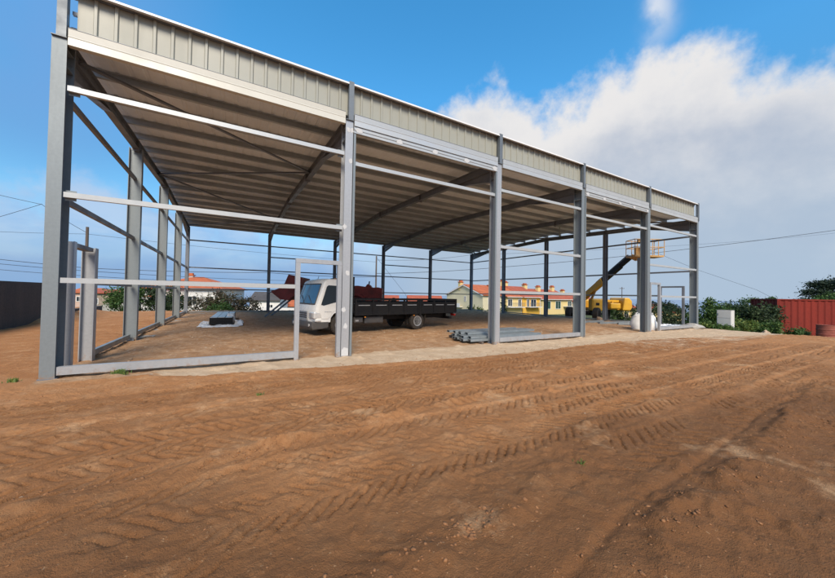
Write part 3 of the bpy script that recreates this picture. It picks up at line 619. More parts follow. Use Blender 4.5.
for y in (0.05, 0.70, 1.35, 1.98): hb.bx(0.50, 0.55, y - 0.03, y + 0.03, 0.80, 2.16)
for z in (1.40, 1.76, 2.13): hb.bx(0.498, 0.552, 0.02, 2.01, z, z + 0.06)
hb.bx(0.49, 0.54, 0.02, 2.01, 0.80, 1.36); hb.build('headboard', 'black_paint', truck)
fl = MB().bx(0.57, 6.31, 0.03, 2.02, 0.74, 0.80)
for k in range(12): fl.bx(0.65 + k * 0.49, 0.71 + k * 0.49, 0.03, 2.02, 0.66, 0.738)
fl.build('bed_floor', 'black_paint', truck)
def dropside(xa, xb, y):
    s = MB(); s.bx(xa, xb, y, y + 0.025, 0.70, 1.22).bx(xa, xb, y - 0.012, y + 0.038, 1.30, 1.36).bx(xa, xb, y - 0.014, y + 0.03, 0.70, 0.76).bx(xa, xb, y - 0.010, y + 0.03, 1.17, 1.218)
    k = max(2, round((xb - xa) / 0.82))
    for j in range(k + 1):
        x = xa + 0.03 + (xb - xa - 0.06) * j / k; s.bx(x - 0.035, x + 0.035, y - 0.018, y + 0.04, 0.702, 1.345)
    o = s.build('dropside', 'black_paint', truck)
    h = MB()
    for j in range(k):
        x = xa + (xb - xa) * (j + 0.5) / k; h.bx(x - 0.26, x + 0.26, y - 0.010, y - 0.002, 1.085, 1.115)
    h.build('side_moulding', 'rim', o)
    return o
for y in (-0.005, 2.02):
    dropside(0.58, 3.82, y); dropside(3.98, 6.26, y)
    MB().bx(3.84, 3.96, y - 0.02, y + 0.04, 0.62, 1.38).build('side_post', 'black_paint', truck)
MB().bx(6.275, 6.31, 0.0, 2.05, 0.74, 1.38).bx(6.312, 6.335, 0.05, 2.0, 1.28, 1.36).build('tailgate', 'black_paint', truck)
ch = MB().bx(0.40, 6.15, 0.58, 0.66, 0.46, 0.65).bx(0.40, 6.15, 1.34, 1.42, 0.46, 0.65)
for x in (0.9, 2.3, 3.79, 5.2, 6.1): ch.bx(x - 0.05, x + 0.05, 0.66, 1.34, 0.50, 0.62)
ch.bx(3.70, 3.88, 0.30, 1.72, 0.30, 0.46); ch.build('chassis', 'black_paint', truck)
MB().bx(1.1, 2.0, 0.12, 0.52, 0.36, 0.66).build('fuel_tank', 'dark_plastic', truck, bevel=0.05)
MB().bx(0.62, 1.0, 0.10, 0.5, 0.42, 0.64).build('battery_box', 'dark_plastic', truck, bevel=0.02)
MB().bx(0.66, 0.80, 0.085, 0.098, 0.47, 0.53).build('battery_label', 'rim', truck)
MB().bx(5.95, 6.10, 0.15, 1.9, 0.40, 0.52).bx(5.98, 6.06, 0.5, 0.58, 0.52, 0.66).bx(5.98, 6.06, 1.46, 1.54, 0.52, 0.66).build('underrun_bar', 'black_paint', truck)
for y in (0.16, 1.86): MB().bx(6.18, 6.24, y - 0.14, y + 0.14, 0.55, 0.65).build('tail_lamp', 'redlens', truck)
for x in (1.0, 3.5): MB().bx(x, x + 0.07, -0.012, -0.002, 0.62, 0.66).build('side_marker', 'amber', truck)
def wheel(x, y, r, w, parent, out=-1, rimmat='rim'):
    t = MB().lathe([(r * 0.58, -w / 2), (r * 0.90, -w / 2), (r * 0.98, -w / 2 + 0.03), (r, -w * 0.2), (r, w * 0.2), (r * 0.98, w / 2 - 0.03), (r * 0.90, w / 2), (r * 0.58, w / 2)], (x, y, r), 'y', 32)
    for k in range(28):
        a = 2 * math.pi * k / 28
        t.bar((x + r * 0.985 * math.cos(a), y - w * 0.42, r + r * 0.985 * math.sin(a)), (x + r * 0.985 * math.cos(a + 0.08), y + w * 0.42, r + r * 0.985 * math.sin(a + 0.08)), 0.03, 0.03)
    o = t.build('wheel', 'tyre', parent, smooth=True); e = y + out * w / 2
    q = MB().lathe([(r * 0.60, 0.0), (r * 0.60, out * 0.012), (r * 0.52, out * 0.008), (r * 0.46, -out * 0.06), (r * 0.26, -out * 0.07), (r * 0.22, -out * 0.01), (r * 0.10, out * 0.0)], (x, e, r), 'y', 28)
    for k in range(6):
        a = 2 * math.pi * k / 6; q.lathe([(0.016, -out * 0.06), (0.016, -out * 0.03)], (x + r * 0.33 * math.cos(a), e, r + r * 0.33 * math.sin(a)), 'y', 6)
    ro = q.build('rim', rimmat, o, smooth=True)
    hl = MB()
    for k in range(6):
        a = 2 * math.pi * (k + 0.5) / 6; hl.lathe([(r * 0.075, -out * 0.064), (r * 0.075, -out * 0.058)], (x + r * 0.385 * math.cos(a), e, r + r * 0.385 * math.sin(a)), 'y', 10)
    hl.build('vent_hole', 'black_paint', o)
    return o
for y, s in ((0.12, -1), (1.88, 1)): wheel(0.0, y, 0.38, 0.21, truck, s)
for y, s in ((0.16, -1), (1.84, 1)): wheel(3.79, y, 0.38, 0.22, truck, s)
for y in (0.42, 1.58): wheel(3.79, y, 0.38, 0.21, truck, -1 if y < 1 else 1, 'black_paint')
for y in (0.05, 1.60): MB().bx(4.26, 4.275, y, y + 0.36, 0.22, 0.72).build('mud_flap', 'tyre', truck)

# ------------------------------------------------------------------ red loading machine behind the truck
P0 = at(332, 312, 21.0)
ldr = thing('wheel_loader', 'rusty dark red loader with its bucket held high, behind the white truck', 'loader', (P0.x, P0.y, 0.0), VIEW + R(4))
# local x to the right, y away; bucket to the left
bk = MB(); s = [(-3.55, 1.62), (-3.40, 1.48), (-3.05, 1.22), (-2.72, 1.10), (-2.30, 1.15), (-2.10, 1.55), (-2.25, 2.15), (-2.48, 2.68), (-1.55, 2.55), (-1.60, 2.45), (-2.36, 2.56), (-2.16, 2.10), (-2.02, 1.50), (-2.26, 1.06), (-2.74, 1.02), (-3.12, 1.13), (-3.46, 1.40)]
bk.prism([(-3.55, 1.60), (-3.30, 1.40), (-2.95, 1.12), (-2.40, 1.08), (-1.95, 1.50), (-1.65, 2.48), (-2.50, 2.66), (-2.72, 2.10), (-3.05, 1.80)], -0.95, 0.95)
bko = bk.build('bucket', 'red_rust', ldr, bevel=0.03)
tb = MB()
for k in range(7): tb.bx(-3.72, -3.45, -0.9 + k * 0.28, -0.80 + k * 0.28, 1.52, 1.60)
tb.build('teeth', 'steel_dark', bko)
for y in (-0.55, 0.55):
    am = MB(); am.bar((-2.1, y, 1.45), (0.4, y, 1.55), 0.12, 0.26); am.bar((-1.9, y, 2.0), (-0.4, y, 1.2), 0.09, 0.09)
    am.build('lift_arm', 'red_rust', ldr)
for y in (-0.5, 0.5): MB().bar((-2.75, y, 1.10), (-4.0, y, 0.02), 0.07, 0.10).build('prop', 'steel_dark', ldr)
hull = MB().prism([(-1.2, 0.6), (3.0, 0.6), (3.18, 0.95), (3.22, 1.92), (2.95, 1.98), (2.55, 1.95), (2.40, 2.14), (2.28, 2.18), (2.16, 2.0), (1.7, 2.06), (0.9, 2.02), (0.3, 1.95), (-1.0, 1.7), (-1.2, 1.3)], -0.75, 0.75)
ho = hull.build('hull', 'red_rust', ldr, bevel=0.03)
for y in (-0.86, 0.86):
    arc = [(1.55 + 0.82 * math.cos(a), 0.75 + 0.82 * math.sin(a)) for a in np.linspace(math.pi, 0, 11)] + [(1.55 + 0.70 * math.cos(a), 0.75 + 0.70 * math.sin(a)) for a in np.linspace(0, math.pi, 11)]
    MB().prism(arc, y - 0.2, y + 0.2).build('mudguard', 'red_rust', ldr)
MB().tube([(2.3, 0.2, 2.10), (2.34, 0.2, 2.38)], 0.04, 8).build('exhaust', 'black_paint', ldr)
MB().lathe([(0.09, 0), (0.09, 0.10), (0.05, 0.17)], (0.75, -0.2, 2.0), 'z', 14).build('beacon', 'amber', ldr)
MB().tube([(3.10, -0.75, 1.6), (3.30, -0.75, 1.62), (3.30, -0.75, 1.85), (3.12, -0.75, 1.88)], 0.025, 6).build('grab_rail', 'red_rust', ldr)
for x in (-0.75, 1.55):
    for y, s in ((-0.9, -1), (0.9, 1)): wheel(x, y, 0.62, 0.42, ldr, s, 'red_rust')

# ------------------------------------------------------------------ boom lift outside the right hand wall
P0 = at(588, 312, 26.0); gz = ground_z(P0.x, P0.y)
lift = thing('boom_lift', 'yellow boom lift with raised black boom and orange work basket outside the open end wall', 'boom lift', (P0.x, P0.y, gz), VIEW)
LM = lambda w: (Matrix.Translation((P0.x, P0.y, gz)) @ Matrix.Rotation(VIEW, 4, 'Z')).inverted() @ w
def rot2(x, y, a): return (x * math.cos(a) - y * math.sin(a), x * math.sin(a) + y * math.cos(a))
a45 = R(45)
chs = MB()
for x0, x1, y0, y1, z0, z1 in ((-1.5, 1.5, -0.5, 0.5, 0.42, 0.70), (-1.3, -1.1, -1.0, 1.0, 0.40, 0.52), (1.1, 1.3, -1.0, 1.0, 0.40, 0.52)):
    k = len(chs.v); chs.bx(x0, x1, y0, y1, z0, z1)
    chs.v[k:] = [(*rot2(v[0], v[1], a45), v[2]) for v in chs.v[k:]]
chs.build('chassis', 'black_paint', lift)
for sx in (-1, 1):
    for sy in (-1, 1):
        cx_, cy_ = rot2(sx * 1.2, sy * 0.98, a45); t = MB()
        w = wheel(0, 0, 0.50, 0.38, lift, -1 if sy < 0 else 1, 'black_paint'); w.location = (cx_, cy_, 0); w.rotation_euler = (0, 0, a45)
MB().lathe([(0.55, 0.70), (0.55, 0.84)], (0.9, 0.0, 0), 'z', 24).build('slew_ring', 'black_paint', lift)
tt = MB().bx(-0.1, 2.9, -0.55, 0.55, 0.84, 0.98)
tt.bx(1.0, 1.12, -0.5, 0.5, 0.98, 1.6).bx(1.6, 1.72, -0.5, 0.5, 0.98, 1.5); tt.build('turntable', 'yellow', lift)
def hood(x0, x1, y0, y1, z0, z1, b): return MB().bx(x0, x1, y0, y1, z0, z1).build('engine_cover', 'yellow', lift, bevel=b)
hood(-0.25, 0.78, -1.05, -0.45, 0.72, 1.68, 0.12); hood(1.25, 2.05, -0.95, -0.5, 0.92, 1.36, 0.08); hood(-0.25, 2.1, 0.45, 1.05, 0.74, 1.62, 0.12)
MB().prism([(2.15, 0.80), (2.75, 0.80), (2.88, 1.0), (2.88, 1.55), (2.65, 1.78), (2.30, 1.78)], -1.0, 1.0).build('counterweight', 'yellow', lift, bevel=0.08)
MB().bx(0.9, 2.2, -0.42, 0.42, 1.42, 1.60).build('boom_cradle', 'yellow', lift)
MB().bx(0.05, 0.32, -1.065, -1.055, 1.16, 1.36).build('cover_vent', 'black_paint', lift)
A = LM(at(581, 300, 26.2)); Bk = LM(at(632.5, 255.5, 21.6)); d = Bk - A
MB().bar((A.x, A.y, 0.95), (A.x, A.y, A.z + 0.1), 0.5, 0.5).build('boom_mast', 'yellow', lift)
MB().bar(A, A + d * 0.48, 0.34, 0.40).build('base_boom', 'yellow', lift)
MB().bar(A + d * 0.47, A + d * 0.80, 0.26, 0.32).build('mid_boom', 'black_paint', lift)
MB().bar(A + d * 0.70, A + d * 0.97, 0.20, 0.24).build('fly_boom', 'black_paint', lift)
upn = Vector((0, 0, 1)); off = Vector((0.0, 0, 0.30))
MB().bar(A + d * 0.34 + off, A + d * 0.93 + off * 0.9, 0.10, 0.10).build('hose_track', 'steel_dark', lift)
MB().tube([A + d * 0.10 + Vector((0.35, 0, -0.55)), A + d * 0.32 + Vector((0, 0, -0.2))], 0.09, 10).build('lift_cylinder', 'orange_y', lift)
bc = LM(at(645, 256, 21.3)); bx0, bx1, by0, by1, bz = bc.x - 0.95, bc.x + 0.92, bc.y - 0.45, bc.y + 0.45, bc.z
bf = MB().bx(bx0, bx1, by0, by1, bz - 0.10, bz).build('basket_floor', 'orange_y', lift)
rl = MB()
for z in (0.52, 1.02):
    for p, q in (((bx0, by0), (bx1, by0)), ((bx1, by0), (bx1, by1)), ((bx1, by1), (bx0, by1)), ((bx0, by1), (bx0, by0))): rl.tube([(p[0], p[1], bz + z), (q[0], q[1], bz + z)], 0.028, 6)
for x in np.linspace(bx0, bx1, 6):
    for y in (by0, by1): rl.tube([(x, y, bz), (x, y, bz + 1.02)], 0.024, 6)
rl.build('basket_rail', 'orange_y', lift)
MB().bx(bx0 + 0.55, bx0 + 0.95, by0 + 0.02, by0 + 0.25, bz + 0.62, bz + 1.0).bx(bx0 + 0.25, bx0 + 0.45, by0 + 0.05, by0 + 0.2, bz + 0.75, bz + 1.04).build('control_box', 'orange_y', lift)
MB().bar(Bk + Vector((-0.1, 0, -0.05)), Vector((bc.x - 0.45, bc.y + 0.1, bz - 0.2)), 0.22, 0.30).bar((bc.x - 0.45, bc.y + 0.1, bz - 0.3), (bc.x - 0.45, bc.y + 0.1, bz + 0.55), 0.26, 0.20).build('basket_mount', 'orange_y', lift)

# ------------------------------------------------------------------ materials lying about the hall
pan = thing('panel_bundle', 'bundle of black edged sheets under clear plastic film on the hall floor', 'panel bundle', (2.3, 9.0, 0.0), R(-2))
MB().bx(-0.40, -0.30, 0.1, 0.2, 0.0, 0.08).bx(0.30, 0.40, 0.1, 0.2, 0.0, 0.08).bx(-0.4, -0.3, 4.2, 4.3, 0, 0.08).bx(0.3, 0.4, 4.2, 4.3, 0, 0.08).build('bearer', 'timber', pan)
for k in range(4):
    w = 0.44; MB().bx(-w, w, 0.02 * (k % 2), 4.8 - 0.02 * k, 0.082 + k * 0.075, 0.150 + k * 0.075).build('panel', 'black_paint', pan)
tpm = MB()
for k in range(3): tpm.bx(-0.42 + k * 0.29, -0.16 + k * 0.29, 0.05, 4.7, 0.378, 0.392 + 0.012 * (k == 1))
tpm.build('top_sheet', 'galv_bright', pan)
def crumple(x0, x1, y0, y1, z, amp, seed, name, m, parent, n=40, skirt=0.0):
    gx, gy = np.meshgrid(np.linspace(x0, x1, n), np.linspace(y0, y1, n)); h = z + amp * (fbm(gx, gy, 0.28, seed, 4) + 0.5 * np.abs(fbm(gx, gy, 0.12, seed + 4, 2) - 0.5))
    ex = np.minimum(1, 6 * np.minimum.reduce([(gx - x0) / (x1 - x0), (x1 - gx) / (x1 - x0), (gy - y0) / (y1 - y0), (y1 - gy) / (y1 - y0)])); h = h * (0.15 + 0.85 * ex) + 0.01
    wx = gx + 0.12 * (fbm(gy, gx, 0.35, seed + 8, 3) - 0.5); wy = gy + 0.12 * (fbm(gx, gy, 0.35, seed + 9, 3) - 0.5)
    ii = np.arange(n * n).reshape(n, n); o = np_mesh(name, np.stack([wx, wy, h], -1).reshape(-1, 3), np.stack([ii[:-1, :-1], ii[:-1, 1:], ii[1:, 1:], ii[1:, :-1]], -1).reshape(-1, 4), m, parent)
    return o
crumple(0.46, 0.85, -0.25, 1.6, 0.0, 0.28, 301, 'film', 'film', pan); crumple(-0.85, -0.46, -0.3, 1.2, 0.0, 0.20, 305, 'film', 'film', pan); crumple(-0.7, 0.7, -0.55, -0.04, 0.0, 0.12, 309, 'film', 'film', pan)
crumple(0.10, 0.50, 0.6, 2.2, 0.36, 0.16, 312, 'film', 'film', pan)
for k, (x, y, L) in enumerate(((9.35, 0.45, 1.9), (11.3, 0.30, 1.9))):
    o = MB().bar((-0.05, -0.15, 0.04), (0.05, L - 0.1, 0.04), 0.09, 0.08).build('timber_bearer', 'timber', None, loc=(x + 0.4, y - 0.1, 0.0))
    tag(o, 'short timber bearer under the left end of the galvanised purlin pile' if k == 0 else 'short timber bearer under the right end of the galvanised purlin pile', 'timber')
sec = [(0, 0), (0.07, 0), (0.07, 0.02), (0.064, 0.02), (0.064, 0.006), (0.006, 0.006), (0.006, 0.154), (0.064, 0.154), (0.064, 0.14), (0.07, 0.14), (0.07, 0.16), (0, 0.16)]
flat = [(b - 0.08, 0.07 - a) for a, b in sec]                         # lying on their lips
proto = None; k = 0
for lay, row in ((0, 8), (1, 7), (2, 5)):
    for j in range(row):
        L = 3.25
        if proto is None:
            proto = MB().prof((0, 0, 0), (L, 0, 0), flat).build('steel_purlin', 'galv_clean'); o = proto
        else: o = proto.copy(); C.objects.link(o)
        tag(o, 'galvanised channel purlin in the low pile beside the third front column', 'purlin', 'galvanised purlins piled behind the front columns')
        y = 0.42 + j * 0.205 + lay * 0.11 + random.uniform(-0.02, 0.02) + (0.25 if lay == 2 else 0)
        o.location = (9.22 + random.uniform(-0.08, 0.22) + (0.35 if j > 4 else 0) + lay * 0.12, y, 0.083 + lay * 0.078); o.rotation_euler = (0, 0, R(-1.5 + random.uniform(-2.2, 2.2)))
for k, (x, y, a, L, lab) in enumerate(((21.6, 3.6, -12, 3.4, 'long galvanised rail lying on the gravel left of the white bulk bag'), (22.3, 2.9, -26, 2.6, 'shorter galvanised rail lying crosswise beside the white bulk bag'), (20.6, 4.4, -5, 2.4, 'galvanised rail lying furthest back on the gravel near the end wall'), (21.2, 0.55, 1, 3.2, 'galvanised rail lying along the front edge right of the bulk bag'), (21.5, 0.95, -3, 2.8, 'galvanised rail lying behind another along the last front bay'))):
    o = MB().bar((0, 0, 0.08), (L, 0, 0.11), 0.14, 0.12).build('loose_rail', 'galv_clean', None, loc=(x, y, 0)); o.rotation_euler = (0, 0, R(a)); tag(o, lab, 'steel rail', 'loose steel rails near the end wall')
o = crumple(22.3, 23.9, 0.2, 1.3, 0.0, 0.26, 331, 'plastic_sheet', 'film', None); tag(o, 'crumpled pale plastic sheet lying by the end wall door frame', 'plastic sheet')
P0 = at(644, 330, 16.5)
def bulk_bag():
    b = MB(); n = 28; rows = [(0.0, 0.40, 5), (0.02, 0.54, 5), (0.10, 0.58, 4), (0.30, 0.60, 3.2), (0.50, 0.57, 3.2), (0.66, 0.50, 3.6), (0.76, 0.40, 3.6), (0.81, 0.25, 3), (0.83, 0.08, 2)]
    for z, r, p in rows:
        for j in range(n):
            a = 2 * math.pi * j / n; c, s_ = math.cos(a), math.sin(a); q = (abs(c) ** p + abs(s_) ** p) ** (-1 / p)
            w = 1 + 0.09 * math.sin(3 * a + z * 5) + 0.04 * math.sin(5 * a - z * 9) + 0.02 * math.sin(11 * a + z * 23)
            b.v.append((0.86 * r * q * c * w, 0.9 * r * q * s_ * w, z + 0.03 * math.sin(2 * a + 1) * (z > 0.3)))
    for i in range(len(rows) - 1):
        for j in range(n): b.f.append((i * n + j, i * n + (j + 1) % n, (i + 1) * n + (j + 1) % n, (i + 1) * n + j))
    b.f += [tuple(range(n))[::-1], tuple(range((len(rows) - 1) * n, len(rows) * n))]
    return b
bag = thing('bulk_bag', 'full white woven bulk bag slumped behind the fifth front column', 'bulk bag', (P0.x, P0.y, 0.0), R(20))
bulk_bag().build('sack', 'bag', bag, smooth=True)
for sx in (-1, 1):
    for sy in (-1, 1): MB().tube([(sx * 0.34, sy * 0.28, 0.70), (sx * 0.30, sy * 0.30, 0.84), (sx * 0.24, sy * 0.34, 0.83), (sx * 0.22, sy * 0.36, 0.70)], 0.018, 6).build('lifting_loop', 'bag', bag)

# ------------------------------------------------------------------ right hand edge: cabinet, container, drum, stones
P0 = at(725.5, 331, 19.5); gz = ground_z(P0.x, P0.y)
cb = thing('service_cabinet', 'white upright service cabinet standing in weeds left of the red container', 'cabinet', (P0.x, P0.y, gz), VIEW - R(64))
MB().bx(-0.34, 0.34, -0.20, 0.20, 0.0, 1.19).build('body', 'cab_box', cb, bevel=0.01)
MB().bx(-0.345, 0.345, -0.205, 0.205, 1.192, 1.215).build('lid', 'concrete', cb, bevel=0.008)
for z0, z1 in ((0.04, 0.72), (0.745, 1.16)):
    do = MB().bx(-0.315, 0.315, -0.216, -0.202, z0, z1).build('door', 'cab_box', cb, bevel=0.004)
    MB().bx(-0.28, -0.25, -0.235, -0.218, (z0 + z1) / 2 - 0.06, (z0 + z1) / 2 + 0.06).build('handle', 'steel_dark', do)
ct = thing('shipping_container', 'faded red corrugated shipping container at the right edge of the site', 'container', (36.8, -0.3, -0.88), VIEW - R(12))
L_, W_, H_ = 6.06, 2.44, 2.59
def corr(n, a, b):
    q = []; p = (b - a) / n
    for i in range(n): x = a + i * p; q += [(x, 0.0), (x + p * 0.30, 0.0), (x + p * 0.50, 0.045), (x + p * 0.80, 0.045)]
    return q + [(b, 0.0)]
pr = corr(15, 0.12, L_ - 0.12); n = len(pr)
for nm, yy, s in (('side_wall', 0.03, 1), ('side_wall', W_ - 0.03, -1)):
    MB().add([(x, yy + s * d_ + e, z) for e in (0, s * 0.003) for z in (0.16, H_ - 0.06) for x, d_ in pr], [(k + i, k + i + 1, k + n + i + 1, k + n + i) for k in (0, 2 * n) for i in range(n - 1)]).build(nm, 'container', ct)
pe = corr(8, 0.12, W_ - 0.12); n = len(pe)
MB().add([(0.03 + d_ + e, y, z) for e in (0, 0.003) for z in (0.16, H_ - 0.06) for y, d_ in pe], [(k + i, k + i + 1, k + n + i + 1, k + n + i) for k in (0, 2 * n) for i in range(n - 1)]).build('end_wall', 'container', ct)
for y0 in (0.06, W_ / 2 + 0.01):
    dd = MB().bx(L_ - 0.06, L_ - 0.02, y0, y0 + W_ / 2 - 0.07, 0.17, H_ - 0.07).build('door', 'container', ct)
    MB().tube([(L_ + 0.02, y0 + 0.4, 0.2), (L_ + 0.02, y0 + 0.4, H_ - 0.1)], 0.02, 6).tube([(L_ + 0.02, y0 + 0.8, 0.2), (L_ + 0.02, y0 + 0.8, H_ - 0.1)], 0.02, 6).build('locking_bar', 'galv', dd)
rf = MB()
for y in (0.0, W_ - 0.08):
    for z in (0.06, H_ - 0.07): rf.bx(0.10, L_ - 0.10, y, y + 0.08, z, z + 0.09)
for x in (0.0, L_ - 0.08):
    for z in (0.06, H_ - 0.07): rf.bx(x, x + 0.08, 0.10, W_ - 0.10, z, z + 0.09)
    for y in (0.0, W_ - 0.10): rf.bx(x - 0.001, x + 0.101 - 0.02, y, y + 0.10, 0.12, H_ - 0.10)
rf.build('frame', 'container', ct)
cc = MB()
for x in (-0.004, L_ - 0.13):
    for y in (-0.004, W_ - 0.15):
        for z in (0.0, H_ - 0.12): cc.bx(x, x + 0.14, y, y + 0.155, z, z + 0.122)
cc.build('corner_casting', 'container', ct)
MB().bx(0.05, L_ - 0.05, 0.05, W_ - 0.05, H_ - 0.045, H_ - 0.02).build('roof', 'container', ct)
MB().bx(5.0, 5.14, -0.006, -0.001 + 0.05, 1.1, 1.5).build('paint_scrape', 'rock', ct)
P0 = at(826.2, 336.5, 20.6); gz = ground_z(P0.x, P0.y)
dr = thing('steel_drum', 'rusty pink drum standing in front of the red container', 'drum', (P0.x, P0.y, gz - 0.03), 0)
rr = [(0.40, 0.0), (0.43, 0.0), (0.43, 0.03), (0.415, 0.05), (0.415, 0.27), (0.435, 0.29), (0.435, 0.31), (0.415, 0.33), (0.415, 0.57), (0.435, 0.59), (0.435, 0.61), (0.415, 0.63), (0.415, 0.84), (0.43, 0.86), (0.43, 0.89), (0.405, 0.89), (0.40, 0.86)]
MB().lathe(rr, n=32).build('shell', 'drum', dr, smooth=True)
MB().lathe([(0.39, 0.858), (0.39, 0.868)], n=32).lathe([(0.035, 0.868), (0.035, 0.885)], (0.22, 0.1, 0), 'z', 12).build('top', 'drum', dr)
def rock_mesh(r, seed, sq=(1, 1, 0.6), sub=2):
    bm = bmesh.new(); bmesh.ops.create_icosphere(bm, subdivisions=sub, radius=1); rg = random.Random(seed)
    ph = [rg.uniform(0, 6) for _ in range(6)]
    for v in bm.verts:
        p = v.co; k = 1 + 0.22 * math.sin(2.3 * p.x + ph[0]) * math.sin(2.9 * p.y + ph[1]) + 0.16 * math.sin(4.1 * p.z + ph[2]) + 0.12 * math.sin(5.3 * p.x + 3.7 * p.y + ph[3]) + rg.uniform(-0.06, 0.06) * (3.5 if sub == 1 else 1)
        v.co = Vector((p.x * sq[0], p.y * sq[1], p.z * sq[2])) * r * k
    vs = [tuple(v.co) for v in bm.verts]; fs = [tuple(v.index for v in f.verts) for f in bm.faces]; bm.free(); return vs, fs
def rock(name, px, py, Zd, r, lab, m='rock', sq=(1, 1, 0.6), seed=1, group=None):
    P = at(px, py, Zd); v, f = rock_mesh(r, seed, sq); o = MB().add(v, f).build(name, m, None, loc=(P.x, P.y, ground_z(P.x, P.y) + r * sq[2] * 0.5)); o.rotation_euler = (0, 0, seed * 1.7); tag(o, lab, 'stone', group); return o
rock('stone', 692, 329, 17.6, 0.40, 'flat grey stone slab at the foot of the last front column', 'concrete', (1.2, 0.7, 0.5), 3)
rock('stone', 838, 333, 20.4, 0.42, 'pale stone lying right of the rusty drum', 'rock', (1, 1, 0.9), 4)
rock('stone', 600, 321, 22.3, 0.24, 'pale stone on the gravel below the boom lift', 'rock', (1, 1, 0.7), 5)
rock('stone', 766, 334, 20.0, 0.18, 'small pale stone among the weeds left of the container', 'rock', (1, 1, 0.7), 6)
# clods and crumbs scattered over the soil: nobody could count them
cv_, cf_ = [], []; ico = [rock_mesh(1.0, s, (1.15, 0.85, 0.55), 1) for s in range(40, 46)]
bv = [np.array(v) for v, f in ico]; bfc = [np.array(f) for v, f in ico]; off = 0
def scatter(n, xf, yf, rmin, rmax, dense=None, pw=2.6):
    global off
    k = 0
    while k < n:
        x, y = xf(), yf()
        if dense and not dense(x, y): continue
        r = rmin + (rmax - rmin) * random.random() ** pw; j = random.randrange(6); a = random.uniform(0, 6.28)
        v = bv[j] * r; ca_, sa_ = math.cos(a), math.sin(a); v = np.stack([v[:, 0] * ca_ - v[:, 1] * sa_, v[:, 0] * sa_ + v[:, 1] * ca_, v[:, 2]], 1)
        v += np.array([x, y, surf(x, y) - r * 0.18]); cv_.append(v); cf_.append(bfc[j] + off); off += len(v); k += 1
U = random.uniform; G = random.gauss
scatter(13000, lambda: U(-4, 13), lambda: U(-7.4, -1.2), 0.0015, 0.010, pw=4)
scatter(700, lambda: U(0.2, 6.5), lambda: G(-4.38, 0.10), 0.003, 0.016, pw=4)
scatter(600, lambda: U(4.2, 10), lambda: G(-6.74, 0.13), 0.003, 0.016, pw=4)
scatter(220, lambda: G(3.9, 0.30), lambda: G(-6.2, 0.07), 0.003, 0.020, pw=3.5)
scatter(40, lambda: G(3.95, 0.25), lambda: G(-6.2, 0.06), 0.006, 0.022, pw=1.8)
scatter(50, lambda: U(4.6, 7.0), lambda: G(-6.74, 0.09), 0.006, 0.020, pw=1.8)
scatter(70, lambda: U(1.2, 3.8), lambda: G(-4.45, 0.05), 0.006, 0.020, pw=1.8)
scatter(400, lambda: U(4, 9), lambda: G(-3.9, 0.2), 0.004, 0.018, pw=3.5)
scatter(900, lambda: U(0, 18), lambda: G(-1.2, 0.25), 0.005, 0.022, pw=3)
clods = np_mesh('soil_clods', np.concatenate(cv_), np.concatenate(cf_), 'clod'); clods['kind'] = 'stuff'; tag(clods, 'loose brown soil clods and crumbs over the churned ground', 'soil')
cv_, cf_, off = [], [], 0
scatter(3600, lambda: U(0.5, 24.5), lambda: U(0.4, 19), 0.006, 0.045, pw=3.6)
scatter(500, lambda: U(14, 24), lambda: U(10, 19), 0.015, 0.08, pw=3)
scatter(110, lambda: U(-2, 15), lambda: U(-6.5, -0.9), 0.004, 0.013)
grv = np_mesh('gravel_stones', np.concatenate(cv_), np.concatenate(cf_), 'rock'); grv['kind'] = 'stuff'; tag(grv, 'loose pale stones and rubble over the hall floor', 'gravel')

# ------------------------------------------------------------------ dark wall at the left
wl = thing('boundary_wall', 'tall weathered black rendered wall at the left edge of the site', 'wall', (-4.75, 10.0, 0.0))
MB().bx(-0.12, 0.12, -14.0, 5.6, -0.3, 1.79).build('wall_face', 'blackwall', wl)
MB().bx(-0.15, 0.15, -0.75, -0.25, 1.792, 2.07).build('pillar', 'blackwall', wl)
lw = MB().bx(-0.12, 0.12, 0, 5.3, -0.3, 0.46).build('low_wall', 'blackwall', None, loc=(-4.78, 15.7, 0)); tag(lw, 'low black wall continuing beyond the tall one', 'wall')

# ------------------------------------------------------------------ houses
def house(name, lab, P, rz, L, W, z0, ze, rise, wall, tile, hip=False, over=0.35, cat='house', group=None):
    """ridge along local x; P is the near left corner of the long front (local 0,0); z0 base, ze eave height"""
    t = thing(name, lab, cat, (P[0], P[1], z0), rz, group); h = ze - z0
    w = MB().bx(0, L, 0, W, 0, h)
    if not hip: w.prism([(0, h - 0.001), (W, h - 0.001), (W / 2, h + rise)], 0.0, L, 'x')
    w.build('wall', wall, t)
    r = MB(); o = over; zo = h - o * rise / (W / 2)
    if hip:
        i = min(W / 2, L / 2 - 0.2)
        vs = [(-o, -o, zo), (L + o, -o, zo), (L + o, W + o, zo), (-o, W + o, zo), (i, W / 2, h + rise), (L - i, W / 2, h + rise)]
        r.add(vs + [(a, b, c + 0.14) for a, b, c in vs], [(0, 1, 5, 4), (2, 3, 4, 5), (1, 2, 5), (3, 0, 4), (6, 7, 11, 10), (8, 9, 10, 11), (7, 8, 11), (9, 6, 10), (0, 1, 7, 6), (1, 2, 8, 7), (2, 3, 9, 8), (3, 0, 6, 9)])
    else:
        for s in (0, 1):
            f = (lambda y: y) if s == 0 else (lambda y: W - y)
            r.add([(x, f(y), z + d_) for x in (-o * 0.6, L + o * 0.2) for d_ in (0.01, 0.16) for y, z in ((-o, zo), (W / 2, h + rise))], [(0, 1, 3, 2), (4, 5, 7, 6), (0, 1, 5, 4), (2, 3, 7, 6), (0, 2, 6, 4), (1, 3, 7, 5)])
    ro = r.build('roof', tile, t)
    return t, ro, h
